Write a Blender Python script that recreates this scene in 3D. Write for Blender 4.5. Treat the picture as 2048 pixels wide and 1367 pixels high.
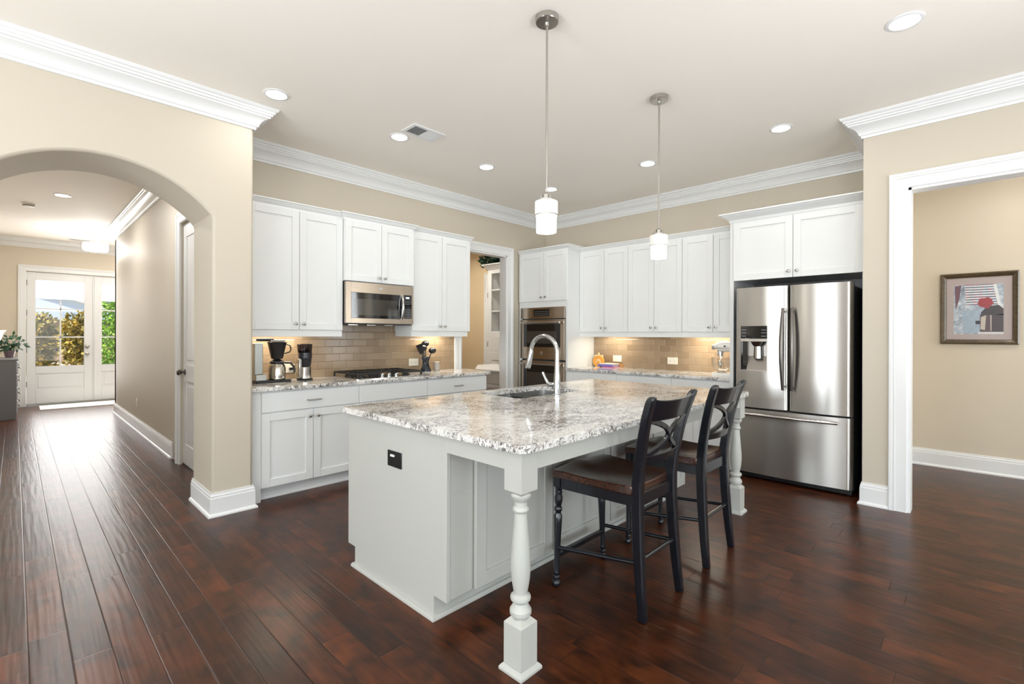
import bpy, bmesh, math, random
from mathutils import Vector, Matrix
from mathutils.geometry import tessellate_polygon
random.seed(7)
PI = math.pi
SC = bpy.context.scene
COL = SC.collection
for o in list(bpy.data.objects):
    bpy.data.objects.remove(o)

# ------------------------------------------------------------------ camera
def make_camera():
    cam = bpy.data.cameras.new('camera')
    o = bpy.data.objects.new('camera', cam)
    COL.objects.link(o)
    yaw, pitch, roll = math.radians(44.03), math.radians(-0.0346), math.radians(0.187)
    f = Vector((math.cos(yaw)*math.cos(pitch), math.sin(yaw)*math.cos(pitch), math.sin(pitch)))
    r = Vector((math.sin(yaw), -math.cos(yaw), 0))
    u = r.cross(f)
    r2 = r*math.cos(roll) + u*math.sin(roll)
    u2 = -r*math.sin(roll) + u*math.cos(roll)
    m = Matrix((r2, u2, -f)).transposed().to_4x4()
    m.translation = Vector((0, 0, 1.34))
    o.matrix_world = m
    cam.sensor_width = 36
    cam.sensor_fit = 'HORIZONTAL'
    cam.lens = 961.4/2048*36
    cam.shift_x = 0
    cam.shift_y = (669.8-683.5)/2048
    cam.clip_start = 0.05
    cam.clip_end = 200
    SC.camera = o
make_camera()

# ------------------------------------------------------------------ sky, sun, daylight, exposure
SC.view_settings.view_transform = 'Standard'
SC.view_settings.look = 'None'
SC.view_settings.gamma = 1.0
SC.view_settings.use_curve_mapping = False
SC.view_settings.exposure = 0.13
SC.cycles.max_bounces = 10
SC.cycles.diffuse_bounces = 6
SC.cycles.glossy_bounces = 5
SC.cycles.transparent_max_bounces = 12
SC.cycles.sample_clamp_indirect = 6.0
SC.cycles.caustics_reflective = False
SC.cycles.caustics_refractive = False

w = bpy.data.worlds.new('sky')
SC.world = w
w.use_nodes = True
nt = w.node_tree
nt.nodes.clear()
sky = nt.nodes.new('ShaderNodeTexSky')
sky.sky_type = 'NISHITA'
sky.sun_disc = False
sky.sun_elevation = math.radians(50)
sky.sun_rotation = math.radians(250)
bg = nt.nodes.new('ShaderNodeBackground')
bg.inputs['Strength'].default_value = 0.2
out = nt.nodes.new('ShaderNodeOutputWorld')
nt.links.new(sky.outputs[0], bg.inputs[0])
nt.links.new(bg.outputs[0], out.inputs[0])

def sun_lamp():
    l = bpy.data.lights.new('sun', 'SUN')
    l.energy = 6.0
    l.angle = math.radians(1)
    l.color = (1, 0.95, 0.86)
    o = bpy.data.objects.new('sun', l)
    COL.objects.link(o)
    d = Vector((0.75, 0.35, -0.85)).normalized()      # direction the light travels
    o.rotation_euler = d.to_track_quat('-Z', 'Y').to_euler()
sun_lamp()

def area(name, loc, direction, sx, sy, power, color):
    l = bpy.data.lights.new(name, 'AREA')
    l.shape = 'RECTANGLE'
    l.size, l.size_y = sx, sy
    l.energy = power
    l.color = color
    o = bpy.data.objects.new(name, l)
    COL.objects.link(o)
    o.location = loc
    d = Vector(direction).normalized()
    o.rotation_euler = d.to_track_quat('-Z', 'Z').to_euler()
    return o
YBACK = -3.3
DAY = (0.88, 0.95, 1.0)
# daylight entering through the windows of the room behind the camera
for cx in (-1.9, 0.6, 3.1):
    area('window_daylight', (cx, -3.46, 1.32), (0, 1, 0.32), 1.7, 2.4, 54, DAY)
for cy in (-1.9, 1.9):
    area('window_daylight', (-3.46, cy, 1.55), (1, 0, 0.55), 1.5, 2.1, 150, DAY)
# added fill light with no window, brightens the room beyond the right opening
area('window_daylight', (5.75, YBACK, 1.6), (0, 1, 0.1), 1.3, 1.8, 68, DAY)
# two added uplights out of view, bounced off the ceiling to brighten it
for bx_, by_, dx_, dy_ in ((-1.2, 1.7, 0.5, 0.15), (2.1, -1.2, 0.15, 0.5)):
    area('bounce_flash', (bx_, by_, 1.0), (dx_, dy_, 1), 0.6, 0.6, 20, (0.97, 0.98, 1.0)).data.spread = math.radians(125)
# daylight entering through the glazed front doors
area('door_daylight', (1.1, 12.40, 1.40), (0, -1, -0.05), 1.75, 2.1, 48, (1.0, 0.98, 0.96))

CAN_L = 80          # radiance of the recessed lamp lenses
PEND_L = 15
UNDER_W = 4.8

# ------------------------------------------------------------------ materials
def lin(h):
    h = h.lstrip('#')
    v = [int(h[i:i+2], 16)/255 for i in (0, 2, 4)]
    return tuple(c/12.92 if c <= 0.04045 else ((c+0.055)/1.055)**2.4 for c in v)

class NT:
    def __init__(s, name):
        s.m = bpy.data.materials.new(name)
        s.m.use_nodes = True
        s.t = s.m.node_tree
        s.b = s.t.nodes['Principled BSDF']
        s.o = s.t.nodes['Material Output']
    def n(s, typ, **kw):
        n = s.t.nodes.new(typ)
        for k, v in kw.items():
            setattr(n, k, v)
        return n
    def l(s, a, b):
        s.t.links.new(a, b)
    def val(s, x, sock):
        if isinstance(x, (int, float)):
            sock.default_value = x
        elif isinstance(x, tuple):
            sock.default_value = x
        else:
            s.l(x, sock)
    def math(s, op, a, b=0.0, c=0.0):
        n = s.n('ShaderNodeMath', operation=op)
        s.val(a, n.inputs[0]); s.val(b, n.inputs[1]); s.val(c, n.inputs[2])
        return n.outputs[0]
    def vec(s, x, y, z):
        n = s.n('ShaderNodeCombineXYZ')
        s.val(x, n.inputs[0]); s.val(y, n.inputs[1]); s.val(z, n.inputs[2])
        return n.outputs[0]
    def obj(s):
        return s.n('ShaderNodeTexCoord').outputs['Object']
    def geo(s):
        return s.n('ShaderNodeNewGeometry').outputs['Position']
    def noise(s, vec, scale, detail=3, rough=0.5, dist=0.0, dim='3D'):
        n = s.n('ShaderNodeTexNoise', noise_dimensions=dim)
        s.l(vec, n.inputs['Vector'])
        n.inputs['Scale'].default_value = scale
        n.inputs['Detail'].default_value = detail
        n.inputs['Roughness'].default_value = rough
        n.inputs['Distortion'].default_value = dist
        return n.outputs['Fac']
    def ramp(s, fac, stops, interp='LINEAR'):
        n = s.n('ShaderNodeValToRGB')
        n.color_ramp.interpolation = interp
        e = n.color_ramp.elements
        while len(e) < len(stops):
            e.new(0.5)
        for k, (p, c) in enumerate(stops):
            e[k].position = p
            e[k].color = (c, c, c, 1) if isinstance(c, (int, float)) else (c[0], c[1], c[2], 1)
        s.l(fac, n.inputs[0])
        return n.outputs[0]
    def mix(s, fac, a, b, mode='MIX'):
        n = s.n('ShaderNodeMix', data_type='RGBA', blend_type=mode)
        s.val(fac, n.inputs[0])
        for v, k in ((a, 6), (b, 7)):
            if isinstance(v, tuple):
                n.inputs[k].default_value = (v[0], v[1], v[2], 1)
            else:
                s.l(v, n.inputs[k])
        return n.outputs[2]
    def bump(s, h, strength=0.2, dist=0.01):
        n = s.n('ShaderNodeBump')
        n.inputs['Strength'].default_value = strength
        n.inputs['Distance'].default_value = dist
        s.l(h, n.inputs['Height'])
        s.l(n.outputs[0], s.b.inputs['Normal'])
    def set(s, **kw):
        for k, v in kw.items():
            k = k.replace('_', ' ')
            i = s.b.inputs[k]
            if isinstance(v, tuple) and len(v) == 3:
                v = (*v, 1)
            if isinstance(v, (int, float, tuple)):
                i.default_value = v
            else:
                s.l(v, i)
        return s.m

def paint(name, col, rough=0.45, var=0.03, scale=3.0, bump=0.0, bscale=180):
    """painted surface: slight tonal mottling, optional roller texture"""
    m = NT(name)
    p = m.obj()
    f = m.noise(p, scale, 2)
    c = m.mix(f, tuple(x*(1-var) for x in col), tuple(min(1, x*(1+var)) for x in col))
    m.set(Base_Color=c, Roughness=rough)
    if bump:
        m.bump(m.noise(p, bscale, 2), bump, 0.002)
    return m.m

def metal(name, col, rough=0.25, aniso=0.0, brush=None, rot=0.0):
    m = NT(name)
    p = m.obj()
    if brush:
        mp = m.n('ShaderNodeMapping')
        m.l(p, mp.inputs[0])
        mp.inputs['Scale'].default_value = brush
        f = m.noise(mp.outputs[0], 1.0, 3)
    else:
        f = m.noise(p, 40, 2)
    c = m.mix(f, tuple(x*0.975 for x in col), col)
    m.set(Base_Color=c, Metallic=1.0, Roughness=m.math('MULTIPLY_ADD', f, 0.02, rough-0.01))
    if aniso:
        t = m.n('ShaderNodeTangent', direction_type='RADIAL', axis='Z')
        m.set(Anisotropic=aniso, Anisotropic_Rotation=rot, Tangent=t.outputs[0])
    return m.m

def plastic(name, col, rough=0.3, coat=0.0):
    m = NT(name)
    f = m.noise(m.obj(), 60, 2)
    c = m.mix(f, tuple(x*0.96 for x in col), col)
    m.set(Base_Color=c, Roughness=rough, Coat_Weight=coat)
    return m.m

def emit(name, col, strength, base=(0.9, 0.9, 0.88)):
    m = NT(name)
    f = m.noise(m.obj(), 30, 1)
    m.set(Base_Color=m.mix(f, base, tuple(x*0.98 for x in base)), Emission_Color=col, Emission_Strength=strength, Roughness=0.4)
    return m.m

def glass(name, tint=(1, 1, 1), refl=0.08):
    m = NT(name)
    tr = m.n('ShaderNodeBsdfTransparent'); tr.inputs[0].default_value = (*tint, 1)
    gl = m.n('ShaderNodeBsdfGlossy'); gl.inputs['Roughness'].default_value = 0.02
    lw = m.n('ShaderNodeLayerWeight'); lw.inputs[0].default_value = 0.25
    mx = m.n('ShaderNodeMixShader')
    m.l(m.math('MULTIPLY_ADD', lw.outputs['Fresnel'], 0.35, refl*0.12), mx.inputs[0])
    m.l(tr.outputs[0], mx.inputs[1]); m.l(gl.outputs[0], mx.inputs[2])
    m.l(mx.outputs[0], m.o.inputs[0])
    return m.m

def wood_floor():
    m = NT('hand_scraped_walnut_planks')
    sp = m.n('ShaderNodeSeparateXYZ'); m.l(m.geo(), sp.inputs[0])
    x, y = sp.outputs[0], sp.outputs[1]
    W = 0.1265
    r = m.math('DIVIDE', m.math('SUBTRACT', x, 0.041), W)
    row = m.math('FLOOR', r)
    fr = m.math('SUBTRACT', r, row)
    wn = m.n('ShaderNodeTexWhiteNoise', noise_dimensions='1D'); m.l(row, wn.inputs['W'])
    L = m.math('MULTIPLY_ADD', wn.outputs[0], 0.35, 0.85)
    off = m.math('MULTIPLY', m.math('FRACT', m.math('MULTIPLY', wn.outputs[0], 17.3)), 3.0)
    c = m.math('DIVIDE', m.math('ADD', y, m.math('ADD', off, 20.0)), L)
    pl = m.math('FLOOR', c)
    fc = m.math('SUBTRACT', c, pl)
    wn2 = m.n('ShaderNodeTexWhiteNoise', noise_dimensions='2D'); m.l(m.vec(row, pl, 0), wn2.inputs['Vector'])
    rnd = wn2.outputs[0]
    sh = m.math('MULTIPLY', rnd, 37.0)
    # long grain
    g1 = m.noise(m.vec(m.math('MULTIPLY', x, 38.0), m.math('ADD', m.math('MULTIPLY', y, 2.6), sh), sh), 1.0, 5, 0.6, 0.2)
    # dark smoky mottling
    g2 = m.noise(m.vec(m.math('MULTIPLY', x, 9.0), m.math('ADD', m.math('MULTIPLY', y, 6.0), sh), sh), 1.0, 2, 0.5, 0.5)
    tone = m.math('ADD', m.math('MULTIPLY', g1, 0.45), m.math('MULTIPLY_ADD', rnd, 0.20, 0.18))
    col = m.ramp(tone, [(0.15, lin('#190d07')), (0.40, lin('#3a1c0d')), (0.60, lin('#5a2e16')), (0.9, lin('#824823'))])
    dk = m.ramp(g2, [(0.36, 1.0), (0.70, 0.0)])
    col = m.mix(m.math('MULTIPLY', m.math('SUBTRACT', 1.0, dk), 0.85), col, lin('#1f110b'))
    # seams
    e1 = m.math('MULTIPLY', m.math('MINIMUM', fr, m.math('SUBTRACT', 1.0, fr)), W)
    e2 = m.math('MULTIPLY', m.math('MINIMUM', fc, m.math('SUBTRACT', 1.0, fc)), L)
    e = m.math('MINIMUM', e1, e2)
    seam = m.math('SMOOTH_MIN', m.math('DIVIDE', e, 0.0022), 1.0, 0.2)
    col = m.mix(seam, lin('#150b08'), col)
    # scraped waves across each plank and rolled edges
    wv = m.noise(m.vec(m.math('MULTIPLY', x, 46.0), m.math('ADD', m.math('MULTIPLY', y, 2.2), sh), sh), 1.0, 1, 0.4, 0.1)
    chat = m.noise(m.vec(m.math('MULTIPLY', x, 7.0), m.math('ADD', m.math('MULTIPLY', y, 22.0), sh), sh), 1.0, 2)
    edge = m.math('MINIMUM', m.math('DIVIDE', e1, 0.004), 1.0)
    edge2 = m.math('MINIMUM', m.math('DIVIDE', e2, 0.004), 1.0)
    h = m.math('ADD', m.math('ADD', m.math('MULTIPLY', wv, 0.9), m.math('MULTIPLY', chat, 0.15)),
               m.math('MULTIPLY', m.math('MULTIPLY', edge, edge2), 0.55))
    m.set(Base_Color=col, Roughness=m.math('MULTIPLY_ADD', g1, 0.02, 0.28), Specular_IOR_Level=0.26)
    m.bump(h, 0.42, 0.0028)
    return m.m

def granite():
    m = NT('white_granite')
    p = m.geo()
    mp = m.n('ShaderNodeMapping'); m.l(p, mp.inputs[0])
    mp.inputs['Rotation'].default_value = (0.3, 0.2, 0.6)
    mp.inputs['Scale'].default_value = (1.0, 1.45, 1.0)
    q = mp.outputs[0]
    big = m.noise(q, 3.6, 3, 0.55, 0.6)
    n1 = m.noise(q, 26, 5, 0.62, 1.4)
    n2 = m.noise(q, 58, 4, 0.6, 1.0)
    n3 = m.noise(q, 12, 4, 0.6, 1.8)
    # base of white quartz with pale taupe clouds
    col = m.ramp(n3, [(0.30, lin('#c0b9b1')), (0.45, lin('#dddbd7')), (0.6, lin('#e9e8e6'))])
    # fine brown-grey veining, denser where the slab is busy
    d = m.math('ABSOLUTE', m.math('SUBTRACT', n1, 0.5))
    thr = m.math('MULTIPLY_ADD', big, 0.17, -0.055)
    v = m.math('LESS_THAN', d, m.math('MULTIPLY', thr, 0.55))
    v = m.ramp(m.math('DIVIDE', d, m.math('MAXIMUM', m.math('MULTIPLY', thr, 1.1), 0.002)), [(0.15, 1.0), (1.0, 0.0)])
    col = m.mix(m.math('MULTIPLY', v, 0.78), col, lin('#736963'))
    # black flecks in clusters
    k = m.ramp(m.math('ADD', n2, m.math('MULTIPLY', m.math('SUBTRACT', big, 0.5), 0.55)), [(0.53, 0.0), (0.575, 1.0)])
    k2 = m.ramp(n1, [(0.44, 0.0), (0.52, 1.0)])
    col = m.mix(m.math('MULTIPLY', m.math('MULTIPLY', k, k2), 0.85), col, lin('#33353b'))
    m.set(Base_Color=col, Roughness=0.09, Specular_IOR_Level=0.5)
    m.bump(n2, 0.04, 0.001)
    return m.m

def tile_mat(axis):
    """glossy taupe 3x6 tile laid in running bond with shallow grout joints"""
    m = NT('taupe_glass_tile_' + axis)
    sp = m.n('ShaderNodeSeparateXYZ'); m.l(m.geo(), sp.inputs[0])
    u = sp.outputs[0 if axis == 'x' else 1]
    r = m.math('DIVIDE', m.math('SUBTRACT', sp.outputs[2], 0.914), 0.075)
    row = m.math('FLOOR', r); fr = m.math('SUBTRACT', r, row)
    c = m.math('ADD', m.math('DIVIDE', m.math('SUBTRACT', u, 0.043), 0.152), m.math('MULTIPLY', m.math('MODULO', row, 2.0), 0.5))
    ci = m.math('FLOOR', c); fc = m.math('SUBTRACT', c, ci)
    wn = m.n('ShaderNodeTexWhiteNoise', noise_dimensions='2D'); m.l(m.vec(ci, row, 0), wn.inputs['Vector'])
    col = m.ramp(wn.outputs[0], [(0.0, lin('#8d7860')), (0.5, lin('#99846b')), (1.0, lin('#a59077'))])
    st = m.noise(m.vec(m.math('MULTIPLY', u, 14), row, m.math('MULTIPLY', sp.outputs[2], 220)), 1.0, 2)
    col = m.mix(m.math('MULTIPLY', st, 0.25), col, lin('#7d6c5a'))
    e = m.math('MINIMUM', m.math('MULTIPLY', m.math('MINIMUM', fr, m.math('SUBTRACT', 1.0, fr)), 0.075),
               m.math('MULTIPLY', m.math('MINIMUM', fc, m.math('SUBTRACT', 1.0, fc)), 0.152))
    g = m.math('MINIMUM', m.math('DIVIDE', e, 0.0016), 1.0)
    g = m.math('GREATER_THAN', g, 0.6)
    col = m.mix(g, lin('#6f6152'), col)
    tilt = m.math('MULTIPLY', m.math('SUBTRACT', wn.outputs[0], 0.5), m.math('ADD', fr, m.math('MULTIPLY', fc, 0.7)))
    m.set(Base_Color=col, Roughness=0.16)
    m.bump(m.math('ADD', m.math('MULTIPLY', tilt, 0.9), m.math('MINIMUM', m.math('DIVIDE', e, 0.004), 1.0)), 0.5, 0.0025)
    return m.m

def leaf_mat(name, a, b):
    m = NT(name)
    wn = m.n('ShaderNodeTexWhiteNoise', noise_dimensions='3D')
    sn = m.n('ShaderNodeVectorMath', operation='SNAP'); m.l(m.geo(), sn.inputs[0]); sn.inputs[1].default_value = (0.08, 0.08, 0.08)
    m.l(sn.outputs[0], wn.inputs['Vector'])
    m.set(Base_Color=m.mix(wn.outputs[0], a, b), Roughness=0.45)
    return m.m

def wood(name, a, b, rough=0.3, scale=(60, 60, 3), coat=0.3):
    m = NT(name)
    mp = m.n('ShaderNodeMapping'); m.l(m.obj(), mp.inputs[0]); mp.inputs['Scale'].default_value = scale
    f = m.noise(mp.outputs[0], 1.0, 4, 0.6, 0.8)
    m.set(Base_Color=m.ramp(f, [(0.3, a), (0.7, b)]), Roughness=rough, Coat_Weight=coat, Coat_Roughness=0.12)
    return m.m

WALL = paint('beige_wall_paint', lin('#c8bfaf'), 0.55, 0.015, 1.5, 0.05, 260)
WALLW = paint('warm_tan_wall_paint', lin('#d0c5b2'), 0.55, 0.015, 1.5, 0.05, 260)
WALLP = paint('pantry_tan_wall_paint', lin('#d8c4a2'), 0.55, 0.015, 1.5, 0.05, 260)
CEIL = paint('warm_white_ceiling_paint', lin('#f5f0e8'), 0.7, 0.01, 1.0, 0.06, 200)
TRIM = paint('white_trim_paint', lin('#e6e7e7'), 0.3, 0.01)
CAB = paint('white_cabinet_paint', lin('#e2e4e4'), 0.32, 0.012)
GREIGE = paint('pale_grey_island_paint', lin('#babbb6'), 0.34, 0.02)
FLOOR = wood_floor()
GRAN = granite()
TILEX, TILEY = tile_mat('x'), tile_mat('y')
STEEL = metal('brushed_stainless', lin('#c4c1bd'), 0.30, 0.95, (3, 3, 300), 0.25)
STEELH = metal('stainless_bar', lin('#cfcdca'), 0.16)
STEELD = metal('dark_stainless', lin('#8f8d8c'), 0.25)
WARMSTEEL = metal('warm_stainless', lin('#c0b2a2'), 0.27, 0.8, (3, 3, 300), 0.25)
NICKEL = metal('brushed_nickel', lin('#b9b6b0'), 0.28)
CHROME = metal('polished_chrome', lin('#c6c8cb'), 0.12)
DKNICKEL = metal('dark_nickel', lin('#6f6a66'), 0.3)
BLACKP = plastic('black_plastic', lin('#17181b'), 0.3)
BLACKG = plastic('black_glass', lin('#101013'), 0.05, 0.5)
GREYGLASS = plastic('grey_oven_glass', lin('#3a3733'), 0.08, 0.5)
DARK = plastic('charcoal_metal', lin('#2a2b2d'), 0.35)
IRON = plastic('cast_iron', lin('#1b1b1c'), 0.5)
CHAIRB = plastic('black_chair_lacquer', lin('#0d1119'), 0.25, 0.3)
SEATW = wood('dark_brown_seat', lin('#24130d'), lin('#4a2a1b'), 0.25, (4, 40, 40))
WHITEP = plastic('white_plastic', lin('#efeeea'), 0.3)
CREAMP = plastic('cream_outlet_plastic', lin('#e9e4d6'), 0.35)
GLASS = glass('clear_glass')
BOWLG = glass('bowl_glass', (0.97, 0.95, 0.92), 1.0)
SMOKE = glass('smoked_hopper', (0.25, 0.23, 0.26), 0.25)
LENS = emit('lamp_lens', (1, 0.97, 0.92), CAN_L)
LENSP = emit('pantry_lamp_lens', (1, 0.93, 0.82), CAN_L*5)
LENSH = emit('hall_lamp_lens', (1, 1, 1), CAN_L*6)
LENSD = emit('dining_lamp_lens', (1, 0.97, 0.92), CAN_L*2.2)
PEND = emit('pendant_white_glass', (1, 0.95, 0.88), PEND_L)
PEND2 = emit('pendant_patterned_glass', (1, 0.96, 0.9), 0.25, lin('#d2d0cc'))
FLUSHE = emit('flush_lamp_glass', (1, 1, 0.99), 36)
LAMPSH = emit('lamp_shade_glow', (1, 0.88, 0.7), 1.6)
SHADE = emit('white_roller_shade', (1, 1, 1), 0.55, lin('#f4f4f4'))  # own glow stands in for daylight coming through the fabric
DISPLAY = emit('lit_display', (0.75, 0.85, 1), 0.45, (0.1, 0.1, 0.12))
GREYD = paint('grey_dresser_paint', lin('#77787a'), 0.45, 0.04)
DRAWERW = paint('pale_grey_drawer_paint', lin('#c9ccd2'), 0.4, 0.03)

# ------------------------------------------------------------------ mesh builder
class MB:
    def __init__(s):
        s.v, s.f = [], []
    def add(s, vs, fs):
        n = len(s.v)
        s.v += [tuple(v) for v in vs]
        s.f += [tuple(i+n for i in f) for f in fs]
        return s
    def box(s, x0, x1, y0, y1, z0, z1):
        x0, x1 = sorted((x0, x1)); y0, y1 = sorted((y0, y1)); z0, z1 = sorted((z0, z1))
        return s.add([(x0, y0, z0), (x1, y0, z0), (x1, y1, z0), (x0, y1, z0), (x0, y0, z1), (x1, y0, z1), (x1, y1, z1), (x0, y1, z1)],
                     [(0, 3, 2, 1), (4, 5, 6, 7), (0, 1, 5, 4), (1, 2, 6, 5), (2, 3, 7, 6), (3, 0, 4, 7)])
    def prism(s, poly, a, b, axis='z'):
        """polygon extruded from a to b; poly is (x,y) for z, (x,z) for y, (y,z) for x"""
        def P(p, t):
            return (p[0], p[1], t) if axis == 'z' else (p[0], t, p[1]) if axis == 'y' else (t, p[0], p[1])
        n = len(poly)
        vs = [P(p, a) for p in poly] + [P(p, b) for p in poly]
        fs = [tuple(range(n))[::-1], tuple(range(n, 2*n))] + [(i, (i+1) % n, (i+1) % n+n, i+n) for i in range(n)]
        return s.add(vs, fs)
    def slab(s, outer, holes, z0, z1):
        """flat slab with holes"""
        loops = [outer] + holes
        tri = tessellate_polygon([[Vector((p[0], p[1], 0)) for p in l] for l in loops])
        flat = [p for l in loops for p in l]
        n = len(flat)
        vs = [(p[0], p[1], z0) for p in flat] + [(p[0], p[1], z1) for p in flat]
        fs = [tuple(t) for t in tri] + [tuple(i+n for i in t)[::-1] for t in tri]
        k = 0
        for l in loops:
            m = len(l)
            fs += [(k+i, k+(i+1) % m, k+(i+1) % m+n, k+i+n) for i in range(m)]
            k += m
        return s.add(vs, fs)
    def wallslab(s, outer, holes, a, b, axis):
        """vertical wall: polygons in (u,z), extruded a..b along the other axis ('y' -> u=x, 'x' -> u=y)"""
        n0 = len(s.v)
        s.slab(outer, holes, a, b)
        for i in range(n0, len(s.v)):
            u, z, t = s.v[i]
            s.v[i] = (u, t, z) if axis == 'y' else (t, u, z)
        return s
    def lathe(s, c, prof, seg=24, axis='z', cap=True):
        """prof: (radius, height along axis)"""
        vs, fs = [], []
        m = len(prof)
        for r, h in prof:
            for k in range(seg):
                a = 2*PI*k/seg
                p = (r*math.cos(a), r*math.sin(a), h)
                if axis == 'x': p = (p[2], p[0], p[1])
                elif axis == '-x': p = (-p[2], p[0], p[1])
                elif axis == 'y': p = (p[0], p[2], p[1])
                elif axis == '-y': p = (p[0], -p[2], p[1])
                vs.append((p[0]+c[0], p[1]+c[1], p[2]+c[2]))
        for i in range(m-1):
            for k in range(seg):
                k2 = (k+1) % seg
                fs.append((i*seg+k, i*seg+k2, (i+1)*seg+k2, (i+1)*seg+k))
        if cap:
            fs.append(tuple(range(seg))[::-1])
            fs.append(tuple(range((m-1)*seg, m*seg)))
        return s.add(vs, fs)
    def tube(s, pts, r, seg=10, flat=None):
        """round (or elliptical: flat=(ra, rb)) rod along points"""
        pts = [Vector(p) for p in pts]
        rs = r if isinstance(r, (list, tuple)) else [r]*len(pts)
        vs, fs = [], []
        up = Vector((0, 0, 1))
        d0 = (pts[1]-pts[0]).normalized()
        if abs(d0.dot(up)) > 0.95:
            up = Vector((1, 0, 0))
        side = d0.cross(up).normalized()
        for i, p in enumerate(pts):
            d = ((pts[min(i+1, len(pts)-1)]-pts[max(i-1, 0)])).normalized()
            side = (side - d*side.dot(d)).normalized()
            nn = d.cross(side)
            for k in range(seg):
                a = 2*PI*k/seg
                ra, rb = (rs[i], rs[i]) if flat is None else (rs[i]*flat[0], rs[i]*flat[1])
                vs.append(p+side*(ra*math.cos(a))+nn*(rb*math.sin(a)))
        for i in range(len(pts)-1):
            for k in range(seg):
                k2 = (k+1) % seg
                fs.append((i*seg+k, i*seg+k2, (i+1)*seg+k2, (i+1)*seg+k))
        fs.append(tuple(range(seg))[::-1]); fs.append(tuple(range((len(pts)-1)*seg, len(pts)*seg)))
        return s.add(vs, fs)
    def bar(s, p0, p1, w0, d0, w1=None, d1=None, up=(0, 1, 0)):
        """tapered rectangular bar; w across, d along 'up'-ish direction"""
        p0, p1 = Vector(p0), Vector(p1)
        w1 = w0 if w1 is None else w1; d1 = d0 if d1 is None else d1
        d = (p1-p0).normalized(); a = d.cross(Vector(up)).normalized(); b = a.cross(d)
        vs = []
        for p, ww, dd in ((p0, w0, d0), (p1, w1, d1)):
            for sx, sy in ((-1, -1), (1, -1), (1, 1), (-1, 1)):
                vs.append(p+a*(sx*ww/2)+b*(sy*dd/2))
        return s.add(vs, [(0, 3, 2, 1), (4, 5, 6, 7), (0, 1, 5, 4), (1, 2, 6, 5), (2, 3, 7, 6), (3, 0, 4, 7)])
    def ribbon(s, rows):
        """quad grid closed as a solid from rows of 4-point cross sections"""
        n = len(s.v)
        m = len(rows[0])
        for r in rows:
            s.v += [tuple(p) for p in r]
        for i in range(len(rows)-1):
            for k in range(m):
                k2 = (k+1) % m
                s.f.append((n+i*m+k, n+i*m+k2, n+(i+1)*m+k2, n+(i+1)*m+k))
        s.f.append(tuple(n+k for k in range(m))[::-1])
        s.f.append(tuple(n+(len(rows)-1)*m+k for k in range(m)))
        return s
    def sweep(s, prof, path, closed=False):
        """moulding: prof (out, z) swept along plan path; out is to the left of travel; mitred"""
        n = len(path)
        pts = [Vector((p[0], p[1])) for p in path]
        vs, fs = [], []
        for i, p in enumerate(pts):
            dirs = []
            if closed or i > 0: dirs.append((p-pts[i-1]).normalized())
            if closed or i < n-1: dirs.append((pts[(i+1) % n]-p).normalized())
            nr = [Vector((-d.y, d.x)) for d in dirs]
            if len(nr) == 2:
                b = nr[0]+nr[1]
                b = b/ (b.dot(nr[0]))
            else:
                b = nr[0]
            for o, z in prof:
                vs.append((p.x+b.x*o, p.y+b.y*o, z))
        m = len(prof)
        for i in range(n if closed else n-1):
            j = (i+1) % n
            for k in range(m):
                k2 = (k+1) % m
                fs.append((i*m+k, i*m+k2, j*m+k2, j*m+k))
        if not closed:
            fs.append(tuple(range(m))); fs.append(tuple(range((n-1)*m, n*m))[::-1])
        return s.add(vs, fs)
    def ell(s, c, rad, seg=16, ring=10, z0=-1.0, z1=1.0):
        prof = []
        a0, a1 = math.asin(z0), math.asin(z1)
        for i in range(ring+1):
            a = a0+(a1-a0)*i/ring
            prof.append((max(1e-4, math.cos(a)), math.sin(a)))
        n = len(s.v)
        s.lathe((0, 0, 0), prof, seg)
        for i in range(n, len(s.v)):
            v = s.v[i]
            s.v[i] = (v[0]*rad[0]+c[0], v[1]*rad[1]+c[1], v[2]*rad[2]+c[2])
        return s
    def build(s, name, mat, parent=None, origin=(0, 0, 0), bevel=0.0, smooth=35, label=None, sub=0):
        """link as one mesh object; vertices are given in world space, origin is the object's own base"""
        me = bpy.data.meshes.new(name)
        base = Vector(parent['_base']) if parent is not None else Vector(origin)
        me.from_pydata([tuple(Vector(v)-base) for v in s.v], [], s.f)
        bm = bmesh.new(); bm.from_mesh(me)
        bmesh.ops.recalc_face_normals(bm, faces=bm.faces)
        bm.to_mesh(me); bm.free()
        me.materials.append(mat)
        for p in me.polygons:
            p.use_smooth = True
        me.set_sharp_from_angle(angle=math.radians(smooth))
        o = bpy.data.objects.new(name, me)
        COL.objects.link(o)
        if parent is not None:
            o.parent = parent
            o['_base'] = tuple(parent['_base'])
        else:
            o.location = base
            o['_base'] = tuple(base)
        if bevel:
            b = o.modifiers.new('bevel', 'BEVEL'); b.width = bevel; b.segments = 2; b.limit_method = 'ANGLE'; b.angle_limit = math.radians(40)
            b.harden_normals = False
        if label: o['label'] = label
        return o

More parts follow.
